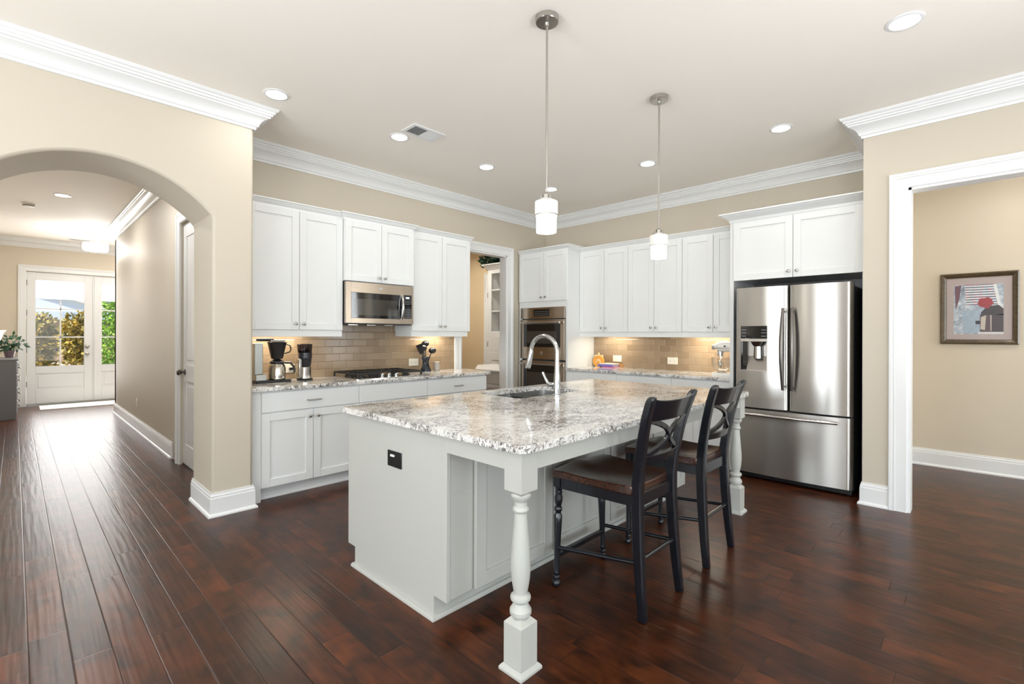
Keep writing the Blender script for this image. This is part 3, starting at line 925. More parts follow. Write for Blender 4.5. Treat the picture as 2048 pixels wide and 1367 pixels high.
# ------------------------------------------------------------------ refrigerator
fr = thing('refrigerator', 'stainless french-door refrigerator with a water dispenser and a bottom freezer drawer', 'refrigerator', (4.95, 1.2, 0))
R0, R1, RM = 0.735, 1.660, 1.2075
XF = 4.80
MB().box(XF+0.075, 5.56, R0+0.006, R1-0.006, 0.03, 1.765).build('body', DARK, fr, bevel=0.004)
def front_x(y, y0, y1, bulge=0.018, r=0.032):
    t = (y-(y0+y1)/2)/((y1-y0)/2)
    x = XF - bulge*(1-t*t)
    e = min(y-y0, y1-y)
    if e < r:
        x += r*(1-math.sqrt(max(0, 1-((r-e)/r)**2)))*0.9
    return x
def door_poly(a, b, y0, y1, back=XF+0.062, n=22, **kw):
    ys = [a+(b-a)*i/n for i in range(n+1)]
    r = 0.032
    for c in (y0, y1):
        s = 1 if c == y0 else -1
        for k in range(1, 9):
            yy = c+s*r*(1-math.cos(PI/2*k/8))
            if a < yy < b: ys.append(yy)
    ys = sorted(set(ys))
    return [(front_x(y, y0, y1, **kw), y) for y in ys] + [(back, b), (back, a)]
FRZ = dict(bulge=0.024)
dr = MB().prism(door_poly(R0, RM-0.004, R0, RM-0.004), 0.672, 1.790).build('door', STEEL, fr, smooth=30, label='right refrigerator door')
D0, D1, DZ0, DZ1 = 1.378, 1.607, 1.013, 1.430
L0, L1 = RM+0.004, R1
mb = MB()
mb.prism(door_poly(L0, D0, L0, L1), 0.672, 1.790).prism(door_poly(D1, L1, L0, L1), 0.672, 1.790)
mb.prism(door_poly(D0, D1, L0, L1), 0.672, DZ0).prism(door_poly(D0, D1, L0, L1), DZ1, 1.790)
dl = mb.build('door', STEEL, fr, smooth=30, label='left refrigerator door with the dispenser')
# dispenser
xs = front_x((D0+D1)/2, L0, L1)
MB().box(xs-0.004, xs+0.06, D0, D1, 1.312, DZ1).build('dispenser_panel', BLACKG, dl, bevel=0.001)
mb = MB()
for i, z in enumerate((1.393, 1.365, 1.336)):
    for u in (D0+0.010, D1-0.048): mb.box(xs-0.0052, xs-0.003, u, u+0.038, z-0.0014, z+0.0014)
mb.build('dispenser_lights', DISPLAY, dl)
MB().box(xs-0.006, xs+0.02, D0, D1, 1.286, 1.312).build('dispenser_trim', STEELH, dl, bevel=0.001)
mb = MB().box(xs+0.056, xs+0.064, D0, D1, DZ0, 1.286).box(xs, xs+0.064, D0, D0+0.004, DZ0, 1.286).box(xs, xs+0.064, D0, D1, DZ0, DZ0+0.006)
mb.prism([(xs, DZ0), (xs+0.056, DZ0), (xs+0.056, 1.15)], D0+0.004, D1-0.05, 'y')
mb.build('dispenser_recess', metal('dispenser_grey_metal', lin('#a09a94'), 0.35), dl)
MB().box(xs+0.001, xs+0.064, D1-0.004, D1, DZ0, 1.286).box(xs+0.02, xs+0.064, D1-0.055, D1-0.004, DZ0, 1.286).build('dispenser_side', BLACKG, dl)
MB().lathe((xs+0.032, 1.462, 1.13), [(0.040, 0), (0.036, 0.11), (0.05, 0.125), (0.066, 0.156)], 20).build('dispenser_nozzle', CHROME, dl)
dz = MB().prism(door_poly(R0, R1, R0, R1, bulge=0.024), 0.062, 0.655).build('freezer_drawer', STEEL, fr, smooth=30)
def fridge_handle(y, lean, door):
    x0 = XF-0.018
    pts, rs = [], []
    for i in range(15):
        t = i/14
        z = 0.855+(1.585-0.855)*t
        pts.append((x0-0.028-0.030*math.sin(PI*t), y+lean*0.008*math.sin(PI*t), z))
        rs.append(0.013+0.005*math.sin(PI*t))
    mb = MB().tube(pts, rs, 12, flat=(1.0, 0.75))
    for z in (0.885, 1.555): mb.tube([(x0+0.012, y, z), (x0-0.036, y, z)], 0.010, 8)
    mb.build('handle', DKNICKEL, door)
fridge_handle(1.240, 1, dl)
fridge_handle(1.172, -1, dr)
mb = MB()
pts = []
for i in range(17):
    t = i/16; y = 1.575+(0.828-1.575)*t
    pts.append((XF-0.055-0.022*math.sin(PI*t), y, 0.612))
mb.tube(pts, 0.0145, 12)
for y in (1.56, 0.845): mb.box(XF-0.058, XF+0.02, y-0.014, y+0.014, 0.600, 0.624)
mb.build('handle', STEELH, dz)
MB().box(XF+0.05, XF+0.11, R0+0.01, R1-0.01, 0.012, 0.06).build('base_grille', BLACKP, fr)
for y in (R0+0.04, R1-0.04):
    MB().box(XF+0.03, XF+0.16, y-0.03, y+0.03, 1.765, 1.802).build('hinge_cover', DARK, fr, bevel=0.004)
    MB().lathe((XF+0.12, y, 0), [(0.02, 0), (0.02, 0.03)], 12).build('foot', BLACKP, fr)

# ------------------------------------------------------------------ microwave
mw = thing('microwave', 'stainless over-the-range microwave mounted above the cooktop', 'microwave', (2.575, 4.5, 1.435))
MX0, MX1, MZ0, MZ1, MY = 2.193, 2.957, 1.437, 1.852, 4.325
MB().box(MX0, MX1, MY+0.03, YA-0.012, MZ0, MZ1).build('body', DARK, mw, bevel=0.003)
FM = frameA(MY+0.03)
xd = 2.835                                   # door / control split
mb = MB()
wx0, wx1, wz0, wz1 = MX0+0.055, xd-0.030, MZ0+0.062, MZ1-0.105
for a, b, c, d in ((MX0, wx0, MZ0+0.012, MZ1-0.004), (wx1, xd-0.001, MZ0+0.012, MZ1-0.004), (wx0, wx1, MZ0+0.012, wz0), (wx0, wx1, wz1, MZ1-0.004)):
    bxf(mb, FM, a, b, c, d, 0, 0.032)
md = mb.build('microwave_door', WARMSTEEL, mw, bevel=0.0015)
mb = MB(); bxf(mb, FM, wx0, wx1+0.02, wz0, wz1, 0.0, 0.0328); mb.build('window', BLACKG, md, bevel=0.001)
mb = MB(); bxf(mb, FM, wx0+0.035, wx1-0.05, wz0+0.03, wz1-0.06, 0.032, 0.0335); mb.build('window_mesh', GREYGLASS, md)
mb = MB()
pts = [FM(xd-0.025, wz0-0.005+(wz1-wz0+0.01)*i/10, 0.036+0.030*math.sin(PI*i/10)) for i in range(11)]
mb.tube(pts, 0.011, 10); mb.build('handle', STEELH, md)
MB().lathe(FM(2.565, MZ1-0.052, 0.031), [(0.018, 0), (0.018, 0.003), (0.015, 0.004), (0.014, 0.0028), (0.001, 0.0028)], 24, '-y').build('round_badge', NICKEL, md)
mb = MB(); bxf(mb, FM, xd+0.001, MX1, MZ0+0.012, MZ1-0.004, 0, 0.030); mp = mb.build('control_panel', WARMSTEEL, mw, bevel=0.002)
mb = MB(); bxf(mb, FM, xd+0.004, MX1-0.022, MZ0+0.068, MZ1-0.098, 0.029, 0.0315); mb.build('keypad', BLACKG, mp)
mb = MB(); bxf(mb, FM, xd+0.028, xd+0.068, MZ1-0.135, MZ1-0.120, 0.031, 0.0322); mb.build('clock_display', emit('clock_glow', (0.8, 0.88, 1), 2.5, (0.1, 0.1, 0.1)), mp)
mb = MB()
for i in range(7): bxf(mb, FM, xd+0.022, xd+0.078, MZ1-0.170-i*0.027, MZ1-0.167-i*0.027, 0.031, 0.0318)
mb.build('key_marks', plastic('key_marks_grey', lin('#6d7178'), 0.4), mp)
mb = MB()
for i in range(3): mb.box(2.26+i*0.2, 2.36+i*0.2, MY+0.08, MY+0.13, MZ0-0.006, MZ0+0.001)
mb.build('vent_lamp', STEELH, mw)

# ------------------------------------------------------------------ cooktop
ck = thing('gas_cooktop', 'stainless gas cooktop with black cast-iron grates', 'cooktop', (2.58, 4.37, CZ1))
KX0, KX1, KY0, KY1 = 2.205, 2.955, 4.125, 4.640
MB().slab(rounded(KX0, KX1, KY0, KY1, (0.02,)*4), [], CZ1, CZ1+0.010).build('tray', STEELH, ck, bevel=0.003)
def burner(x, y, r):
    MB().lathe((x, y, CZ1+0.010), [(r*1.35, 0), (r*1.3, 0.006), (r, 0.008), (r, 0.016), (r*0.85, 0.020), (0.002, 0.021)], 22).build('burner', IRON, ck)
for x, y, r in ((2.33, 4.27, 0.032), (2.33, 4.51, 0.038), (2.58, 4.48, 0.050), (2.83, 4.27, 0.030), (2.83, 4.51, 0.038)): burner(x, y, r)
def grate(x0, x1, y0, y1, nx):
    z = CZ1+0.050
    mb = MB()
    h = 0.011
    def rail(a, b): mb.bar(a, b, 0.012, 0.016, up=(0, 0, 1))
    for y in (y0, y1): rail((x0, y, z), (x1, y, z))
    for x in (x0, x1): rail((x, y0, z), (x, y1, z))
    rail((x0, (y0+y1)/2, z), (x1, (y0+y1)/2, z))
    for i in range(1, nx):
        x = x0+(x1-x0)*i/nx
        rail((x, y0, z), (x, y0+(y1-y0)*0.22, z)); rail((x, y1-(y1-y0)*0.22, z), (x, y1, z))
        rail((x, (y0+y1)/2-0.06, z), (x, (y0+y1)/2+0.06, z))
    for x in (x0, x1):
        for y in (y0, y1): mb.bar((x, y, CZ1+0.009), (x, y, z), 0.016, 0.016)
    mb.build('grate', IRON, ck, bevel=0.002)
grate(2.225, 2.442, 4.150, 4.620, 3)
grate(2.462, 2.698, 4.330, 4.620, 4)
grate(2.718, 2.935, 4.150, 4.620, 3)
for x, y in ((2.50, 4.185), (2.54, 4.245), (2.58, 4.190), (2.62, 4.245), (2.66, 4.185)):
    MB().lathe((x, y, CZ1+0.010), [(0.021, 0), (0.021, 0.004), (0.016, 0.007), (0.0155, 0.026), (0.012, 0.030), (0.001, 0.030)], 18).build('control_knob', CHROME, ck)

# ------------------------------------------------------------------ island
isl = thing('kitchen_island', 'pale grey kitchen island with an overhanging seating side and turned corner legs', 'island', (2.6, 2.0, 0))
IX0, IX1 = 1.372, 3.862
IY0, IY1 = 1.738, 2.666
ib = MB()
end = [(IY0, 0.882), (IY0, 0.112), (IY0+0.095, 0.112), (IY0+0.095, 0), (IY1-0.080, 0), (IY1-0.080, 0.112), (IY1, 0.112), (IY1, 0.882)]
ib.prism(end, IX0, IX0+0.022, 'x').prism(end, IX1-0.022, IX1, 'x')
ib.box(IX0+0.02, IX1-0.02, IY0+0.006, IY1-0.006, 0.113, 0.6).box(IX0+0.02, IX1-0.02, IY0+0.006, 2.09, 0.6, 0.882).box(IX0+0.02, IX1-0.02, 2.65, IY1-0.006, 0.6, 0.882)
ib.box(IX0+0.02, 2.25, 2.09, 2.65, 0.6, 0.882).box(3.15, IX1-0.02, 2.09, 2.65, 0.6, 0.882).box(IX0+0.02, IX1-0.02, IY0+0.095, IY1-0.08, 0, 0.113)
body = ib.build('body', GREIGE, isl, bevel=0.0015)
MB().sweep([(0, 0), (0.017, 0), (0.017, 0.010), (0.011, 0.020), (0, 0.022)], [(IX0, IY0+0.095), (IX1, IY0+0.095), (IX1, IY1-0.08), (IX0, IY1-0.08)][::-1], True).build('shoe_moulding', GREIGE, isl)
FI = frameA(IY0)
for a, b in ((1.535, 2.115), (2.125, 2.705), (2.715, 3.28), (3.29, 3.83)):
    add_door(isl, FI, '-y', a, b, 0.122, 0.800, None, 0.066, GREIGE)
FIB = lambda u, v, w_: (u, IY1+w_, v)
for a, b in ((1.40, 1.86), (1.87, 2.33), (2.34, 2.85), (2.86, 3.36), (3.37, 3.84)):
    d = shaker(FIB, a, b, 0.122, 0.70).build('door', GREIGE, isl)
# aprons under the overhang
MB().box(IX0, IX0+0.020, 1.36, IY0, 0.800, 0.882).build('apron', GREIGE, isl, bevel=0.001)
MB().box(IX1-0.020, IX1, 1.36, IY0, 0.800, 0.882).build('apron', GREIGE, isl, bevel=0.001)
MB().box(1.46, 3.775, 1.275, 1.295, 0.800, 0.882).build('apron', GREIGE, isl, bevel=0.001)
def turned_leg(cx, cy):
    b = 0.0475
    mb = MB()
    # plinth with moulded foot, chamfered blocks, turned shaft
    mb.sweep([(-0.001, 0), (-0.015, 0), (-0.015, 0.010), (-0.010, 0.018), (-0.002, 0.026), (-0.001, 0.026)], [(cx-b, cy-b), (cx+b, cy-b), (cx+b, cy+b), (cx-b, cy+b)], True)
    def block(z0, z1, ct, cb):
        rows = []
        for z, q in ((z0, b-cb), (z0+cb, b), (z1-ct, b), (z1, b-ct)):
            rows.append([(cx-q, cy-q, z), (cx+q, cy-q, z), (cx+q, cy+q, z), (cx-q, cy+q, z)])
        mb.ribbon(rows)
    block(0.0, 0.213, 0.022, 0.0)
    block(0.705, 0.882, 0.0, 0.014)
    mb.lathe((cx, cy, 0), [(0.030, 0.200), (0.036, 0.214), (0.044, 0.226), (0.044, 0.240), (0.030, 0.262), (0.027, 0.268), (0.040, 0.280), (0.042, 0.288), (0.040, 0.296), (0.027, 0.304), (0.030, 0.320),
                           (0.037, 0.360), (0.0405, 0.405), (0.0400, 0.440), (0.036, 0.500), (0.0305, 0.560), (0.0270, 0.610), (0.026, 0.628), (0.032, 0.634), (0.034, 0.641), (0.032, 0.648), (0.026, 0.654), (0.026, 0.672), (0.033, 0.682), (0.040, 0.692), (0.041, 0.700), (0.036, 0.712)], 28)
    return mb.build('leg', GREIGE, isl, smooth=28, bevel=0.0015)
LY = 1.316
turned_leg(1.416, LY); turned_leg(3.818, LY)
SX0, SX1, SY0, SY1 = 2.345, 3.055, 2.195, 2.610
top = rounded(1.338, 3.905, 1.238, 2.702, (0.055, 0.055, 0.03, 0.03))
hole = rounded(SX0, SX1, SY0, SY1, (0.05,)*4)
tag(MB().slab(top, [hole], CZ0, CZ1).build('island_countertop', GRAN, origin=(2.6, 2.0, CZ0), bevel=0.006), 'large rounded-corner granite top on the island, with a sink cut-out', 'countertop')
# sink: two bowls
sk = thing('sink', 'stainless double-bowl sink set under the island granite', 'sink', (2.70, 2.40, 0.68))
def bowl(x0, x1, depth):
    mb = MB()
    o = rounded(x0, x1, SY0-0.004, SY1+0.004, (0.05,)*4); q = rounded(x0+0.02, x1-0.02, SY0+0.016, SY1-0.016, (0.05,)*4)
    rows = [[(p[0], p[1], 0.8815) for p in o], [(p[0], p[1], CZ0-depth+0.02) for p in o], [(p[0], p[1], CZ0-depth) for p in q]]
    n = len(o)
    vs = [p for r in rows for p in r]
    fs = [(i*n+k, i*n+(k+1) % n, (i+1)*n+(k+1) % n, (i+1)*n+k) for i in range(2) for k in range(n)] + [tuple(range(2*n, 3*n))]
    mb.add(vs, fs)
    return mb.build('bowl', metal('sink_steel', lin('#c9c9c7'), 0.28), sk)
bowl(SX0-0.004, 2.655, 0.20); bowl(2.685, SX1+0.004, 0.22)
MB().box(2.655, 2.685, SY0-0.002, SY1+0.002, 0.80, 0.872).build('divider', NICKEL, sk, bevel=0.004)
for cx in (2.50, 2.87):
    MB().lathe((cx, 2.42, CZ0-0.2195 if cx > 2.6 else CZ0-0.1995), [(0.045, 0), (0.043, 0.003), (0.03, 0.002), (0.002, 0.002)], 18).build('drain', DKNICKEL, sk)
# faucet
fa = thing('faucet', 'tall chrome gooseneck faucet with a pull-down spray head on the island', 'faucet', (2.668, 2.135, CZ1))
fx, fy = 2.668, 2.135
MB().lathe((fx, fy, CZ1), [(0.030, 0), (0.030, 0.006), (0.0255, 0.012), (0.025, 0.085), (0.023, 0.110), (0.0185, 0.200), (0.0165, 0.230)], 24).build('body', CHROME, fa)
pts = [(fx, fy, 1.135), (fx, fy, 1.205)]
R_ = 0.105
ccy, ccz = fy+R_, 1.222
for i in range(0, 19):
    a = PI-PI*1.02*i/18
    pts.append((fx-0.012*i/18, ccy+R_*math.cos(a)*1.12+0.0126, ccz+R_*math.sin(a)*1.05))
pts = [pts[0], pts[1]]+pts[2:]
MB().tube(pts, [0.0165]*2+[0.0150]*(len(pts)-2), 16).build('spout', CHROME, fa)
e = Vector(pts[-1])
MB().tube([e+Vector((0, -0.001, 0.01)), e+Vector((-0.004, 0.006, -0.045)), e+Vector((-0.008, 0.026, -0.110)), e+Vector((-0.0085, 0.029, -0.122))], [0.0165, 0.0185, 0.0235, 0.020], 16).build('spray_head', CHROME, fa)
MB().tube([(fx, fy+0.018, 0.985), (fx-0.004, fy+0.055, 0.985), (fx-0.012, fy+0.075, 0.995), (fx-0.016, fy+0.095, 1.030), (fx-0.02, fy+0.115, 1.072)], [0.018, 0.017, 0.013, 0.009, 0.0095], 12).build('lever', CHROME, fa)
# black outlet in the end panel
ol = thing('outlet', 'black outlet plate with a white plug cover on the island end panel', 'outlet', (IX0, 2.165, 0.69))
MB().box(IX0-0.006, IX0, 2.103, 2.230, 0.653, 0.735).build('cover_plate', BLACKP, ol, bevel=0.0015)
MB().box(IX0-0.014, IX0-0.005, 2.160, 2.195, 0.706, 0.718).build('plug', WHITEP, ol, bevel=0.003, label='white plug cover')

# ------------------------------------------------------------------ counter stools
def make_stool(cx, label):
    t = thing('counter_stool', label, 'stool', (cx, 1.37, 0), 'counter stools at the island')
    yf, yr = 1.600, 1.150
    # saddle seat
    nx, ny = 14, 12
    topv, botv = [], []
    def outl(v):
        return 0.208+0.040*v            # half width, rear..front
    vs, fs = [], []
    for lay in (0, 1):
        for j in range(ny+1):
            v = j/ny
            hw = outl(v)
            for i in range(nx+1):
                s_ = -1+2*i/nx
                rr = 1.0-0.03*max(0, abs(s_)-0.8)/0.2*(1 if j in (0, ny) else 0)
                x = cx+s_*hw*rr
                y = 1.170+(1.650-1.170)*v - 0.020*(s_*s_)*(1 if v > 0.5 else -0.2)*abs(v-0.5)*2
                if lay == 0: z = 0.578+0.010*s_*s_*v
                else:
                    dish = (1-s_*s_*0.75)*math.sin(PI*min(1, v*0.95+0.12))
                    z = 0.627-0.030*dish+0.012*math.exp(-(s_/0.28)**2)*max(0, (v-0.62)/0.38) - 0.006*max(0, (v-0.85)/0.15)
                vs.append((x, y, z))
    n = (nx+1)*(ny+1)
    for j in range(ny):
        for i in range(nx):
            a = j*(nx+1)+i
            fs.append((a, a+nx+1, a+nx+2, a+1)); fs.append((n+a, n+a+1, n+a+nx+2, n+a+nx+1))
    rim = [i for i in range(nx+1)] + [(j+1)*(nx+1)+nx for j in range(ny)] + [ny*(nx+1)+nx-1-i for i in range(nx)] + [(ny-1-j)*(nx+1) for j in range(ny-1)]
    for i in range(len(rim)):
        a, b = rim[i], rim[(i+1) % len(rim)]
        fs.append((a, b, b+n, a+n))
    MB().add(vs, fs).build('seat', SEATW, t, bevel=0.006, smooth=50)
    # seat frame
    mb = MB()
    for a, b in (((cx-0.195, yf+0.012, 0), (cx+0.195, yf+0.012, 0)), ((cx-0.165, yr+0.01, 0), (cx+0.165, yr+0.01, 0)), ((cx-0.202, yf, 0), (cx-0.172, yr, 0)), ((cx+0.202, yf, 0), (cx+0.172, yr, 0))):
        mb.bar((a[0], a[1], 0.5525), (b[0], b[1], 0.5525), 0.024, 0.062, up=(0, 0, 1))
    mb.build('seat_frame', CHAIRB, t, bevel=0.002)
    for s_ in (-1, 1):
        # turned front legs
        mb = MB()
        n0 = len(mb.v)
        mb.lathe((0, 0, 0), [(0.010, 0), (0.020, 0.006), (0.0225, 0.018), (0.019, 0.030), (0.013, 0.036), (0.019, 0.044), (0.019, 0.052), (0.013, 0.060), (0.017, 0.068), (0.016, 0.076), (0.0145, 0.090), (0.0165, 0.20), (0.0215, 0.34), (0.0225, 0.375), (0.016, 0.386),
                             (0.016, 0.394), (0.0215, 0.404), (0.0215, 0.416), (0.015, 0.426), (0.021, 0.448), (0.0225, 0.470), (0.017, 0.490), (0.020, 0.500), (0.017, 0.508), (0.0205, 0.520), (0.0215, 0.53)], 18)
        mb.box(-0.021, 0.021, -0.021, 0.021, 0.528, 0.583)
        x0, x1 = cx+s_*0.222, cx+s_*0.200
        for i in range(len(mb.v)):
            v = mb.v[i]; k_ = v[2]/0.583
            mb.v[i] = (v[0]+x0+(x1-x0)*k_, v[1]+yf+0.012, v[2])
        mb.build('leg', CHAIRB, t)
        # rear legs sweep up into back posts
        rows = []
        for z, hx, y, wx, wy in ((0, 0.192, 1.118, 0.030, 0.034), (0.15, 0.187, 1.134, 0.033, 0.038), (0.35, 0.179, 1.150, 0.036, 0.044), (0.52, 0.174, 1.158, 0.038, 0.046), (0.62, 0.174, 1.157, 0.038, 0.044), (0.72, 0.179, 1.146, 0.037, 0.042),
                                 (0.85, 0.193, 1.122, 0.036, 0.038), (0.96, 0.208, 1.094, 0.036, 0.036), (1.03, 0.218, 1.070, 0.036, 0.034), (1.052, 0.222, 1.060, 0.033, 0.030), (1.062, 0.223, 1.056, 0.022, 0.018)):
            x = cx+s_*hx
            wx, wy = wx*1.18, wy*1.12
            rows.append([(x-wx/2, y-wy/2, z), (x+wx/2, y-wy/2, z), (x+wx/2, y+wy/2, z), (x-wx/2, y+wy/2, z)])
        MB().ribbon(rows).build('leg', CHAIRB, t, bevel=0.006, smooth=40, label='rear leg sweeping up into a back post')
    def post(z):
        tab = ((0.62, 0.174, 1.157), (0.72, 0.179, 1.146), (0.85, 0.193, 1.122), (0.96, 0.208, 1.094), (1.03, 0.218, 1.070), (1.06, 0.223, 1.058))
        for a, b in zip(tab, tab[1:]):
            if z <= b[0]:
                k_ = (z-a[0])/(b[0]-a[0]); return a[1]+(b[1]-a[1])*k_, a[2]+(b[2]-a[2])*k_
        return tab[-1][1], tab[-1][2]
    def curved(zb, zt, th, depth, name, crest=0.0, sag=0.0):
        rows = []
        for i in range(17):
            s_ = -1+2*i/16
            hb, yb_ = post(zb); ht, yt_ = post(zt)
            dy = -depth*(1-s_*s_)
            up = crest*abs(s_)**5
            zz = zb-sag*(1-s_*s_)
            rows.append([(cx+s_*hb, yb_+dy-th/2, zz), (cx+s_*hb, yb_+dy+th/2, zz), (cx+s_*ht, yt_+dy+th/2, zt+up), (cx+s_*ht, yt_+dy-th/2, zt+up)])
        return MB().ribbon(rows).build(name, CHAIRB, t, bevel=0.004, smooth=45)
    curved(0.938, 1.036, 0.020, 0.035, 'crest_rail', 0.018)
    curved(0.728, 0.768, 0.022, 0.030, 'back_rail')
    # two bowed splats that meet in the middle
    mb = MB()
    for s_ in (-1, 1):
        rows = []
        for i in range(15):
            k_ = i/14
            z = 0.765+(0.945-0.765)*k_
            hx, y = post(z)
            bow = math.sin(PI*k_)
            x = cx+s_*(hx*0.96-(hx*0.96-0.008)*bow**0.85)
            y = y-0.033*(1-((x-cx)/hx)**2)
            dz = (945-765)/1000*PI*0; dx = -s_*(hx)*PI*math.cos(PI*k_); L_ = math.hypot(dx, 0.18)
            nxv, nzv = 0.18/L_*0.013, -dx/L_*0.013
            rows.append([(x-nxv, y-0.009, z-nzv), (x+nxv, y-0.009, z+nzv), (x+nxv, y+0.009, z+nzv), (x-nxv, y+0.009, z-nzv)])
        mb.ribbon(rows)
    mb.build('back_splat', CHAIRB, t, bevel=0.003, smooth=50)
    for s_ in (-1, 1):
        MB().tube([(cx+s_*0.214, yf+0.01, 0.205), (cx+s_*0.184, 1.145, 0.262)], 0.0105, 10).build('stretcher', CHAIRB, t)
    MB().tube([(cx-0.184, 1.143, 0.272), (cx+0.184, 1.143, 0.272)], 0.0105, 10).build('stretcher', CHAIRB, t)
    MB().bar((cx-0.213, yf+0.012, 0.165), (cx+0.213, yf+0.012, 0.165), 0.024, 0.026, up=(0, 0, 1)).build('footrest', CHAIRB, t, bevel=0.003)
    return t
st = make_stool(2.236, 'black counter stool with a brown seat at the island, nearer the front corner leg')
dup(st, (2.972, 1.37, 0), 'black counter stool with a brown seat at the island, on the refrigerator side')

# ------------------------------------------------------------------ lamps
def make_can(x, y, label):
    t = thing('recessed_light', label, 'light', (x, y, H), 'recessed ceiling lights')
    MB().lathe((x, y, 0), [(0.088, H), (0.088, H-0.003), (0.083, H-0.006), (0.068, H-0.007), (0.064, H-0.004), (0.064, H)], 32).build('trim_ring', TRIM, t)
    MB().lathe((x, y, 0), [(0.0635, H-0.0005), (0.0635, H-0.0035), (0.001, H-0.0035)], 32).build('lens', LENS, t)
    return t
LD, LP, LH = [], [], []
can = make_can(4.42, 3.64, 'recessed ceiling light in the far corner, above the front pendant shade in the photo')
for x, y, l in ((3.38, 3.64, 'recessed ceiling light over the pantry end of the cooktop counter'),
                (2.34, 3.64, 'recessed ceiling light right beside the ceiling air vent'),
                (1.31, 3.64, 'recessed ceiling light next to the crown moulding tip of the arch wall'),
                (4.43, 2.39, 'recessed ceiling light between the second pendant and the oven tower'),
                (4.44, 1.18, 'recessed ceiling light above the refrigerator'),
                (3.40, 0.29, 'large recessed ceiling light at the top right, above the cased opening'),
                (0.41, 8.24, 'recessed ceiling light in the hall beyond the arch')):
    c_ = dup(can, (x, y, H), l)
    if y > 4.5: LH.append(c_)
# lamps of the same row that stay behind the camera or out of the frame
for x, y in ((1.2, -1.4), (-1.4, -1.4), (-1.4, 1.6), (3.4, -1.6)):
    dup(can, (x, y, H), 'recessed ceiling light in the room behind the camera')
for x, y in ((5.75, -0.3), (5.75, -1.6)): LD.append(dup(can, (x, y, H), 'recessed ceiling light in the room with the framed picture'))  # unseen lamps added to brighten the dining side
for x, y in ((4.85, 5.45), (5.4, 7.0), (4.8, 6.5)): LP.append(dup(can, (x, y, 3.0), 'recessed ceiling light in the pantry passage'))  # unseen lamps added to light the pantry walls and hutch
for x, y in ((0.41, 6.0), (2.2, 11.6)): LH.append(dup(can, (x, y, H), 'recessed ceiling light in the hall, hidden by the arch'))

def lens_of(root, mat):
    """a lamp of another brightness in the same fitting"""
    for c in root.children:
        if c.name.startswith('lens'):
            c.material_slots[0].link = 'OBJECT'
            c.material_slots[0].material = mat
def make_pendant(x, y, label):
    t = thing('pendant_light', label, 'pendant', (x, y, H), 'pendant lights over the island')
    MB().lathe((x, y, 0), [(0.0635, H), (0.0635, H-0.026), (0.060, H-0.030), (0.014, H-0.032), (0.012, H-0.050), (0.008, H-0.054)], 32).build('canopy', NICKEL, t)
    MB().tube([(x, y, H-0.03), (x, y, 2.105)], 0.0062, 10).build('rod', NICKEL, t)
    mb = MB().lathe((x, y, 0), [(0.010, 2.115), (0.020, 2.105), (0.020, 2.080), (0.046, 2.078), (0.046, 2.068), (0.006, 2.066)], 24)
    for k_ in range(3):
        a = 2*PI*k_/3+0.4
        mb.lathe((x+0.028*math.cos(a), y+0.028*math.sin(a), 0), [(0.006, 2.066), (0.006, 2.098), (0.004, 2.102)], 10)
    mb.build('socket_cap', NICKEL, t)
    MB().lathe((x, y, 0), [(0.052, 1.905), (0.054, 1.899), (0.0545, 1.90), (0.0545, 2.066), (0.030, 2.067), (0.030, 2.064), (0.051, 2.062), (0.051, 1.905)], 32, cap=False).build('inner_shade', PEND, t)
    mb = MB().lathe((x, y, 0), [(0.0590, 1.993), (0.0610, 1.993), (0.0615, 2.066), (0.0590, 2.066), (0.0590, 1.993)], 32, cap=False)
    for sgn in (-1, 1):
        for k_ in range(18):
            a0 = 2*PI*k_/18
            pts = [(x+0.0618*math.cos(a0+sgn*0.7*q/6), y+0.0618*math.sin(a0+sgn*0.7*q/6), 1.996+0.068*q/6) for q in range(7)]
            mb.tube(pts, 0.0011, 5)
    mb.build('lattice_sleeve', PEND2, t)
    MB().lathe((x, y, 0), [(0.0590, 1.988), (0.0622, 1.988), (0.0622, 1.994), (0.0590, 1.994), (0.0590, 1.988)], 32, cap=False).build('band', NICKEL, t)
    return t
for l_, m_ in ((LD, LENSD), (LP, LENSP), (LH, LENSH)):
    for r_ in l_: lens_of(r_, m_)
p1 = make_pendant(2.015, 1.69, 'pendant light over the near end of the island')
dup(p1, (3.255, 1.665, H), 'second pendant light, over the refrigerator end of the island')

# ceiling air vent
def make_vent(x0, x1, y0, y1, label):
    t = thing('air_vent', label, 'vent', ((x0+x1)/2, (y0+y1)/2, H))
    MB().slab(rounded(x0, x1, y0, y1, (0.004,)*4), [rounded(x0+0.03, x1-0.03, y0+0.03, y1-0.03, (0.002,)*4)], H-0.008, H-0.0005).build('frame', TRIM, t, bevel=0.002)
    MB().box(x0+0.028, x1-0.028, y0+0.028, y1-0.028, H-0.002, H-0.0005).build('duct', DARK, t)
    mb = MB()
    n = 20
    xm = (x0+x1)/2
    for i in range(n):
        x = x0+0.036+(x1-x0-0.072)*i/(n-1)
        s_ = -1 if x < xm else 1
        mb.bar((x-s_*0.002, y0+0.03, H-0.0055), (x-s_*0.002, y1-0.03, H-0.0055), 0.0085, 0.0012, up=(s_*0.7, 0, 0.7))
    mb.box(xm-0.004, xm+0.004, y0+0.03, y1-0.03, H-0.009, H-0.002)
    mb.build('louvers', TRIM, t)
make_vent(2.272, 2.595, 3.312, 3.520, 'white louvered air vent in the kitchen ceiling')
make_vent(0.68, 1.02, 11.86, 12.04, 'white air vent in the hall ceiling near the front doors')

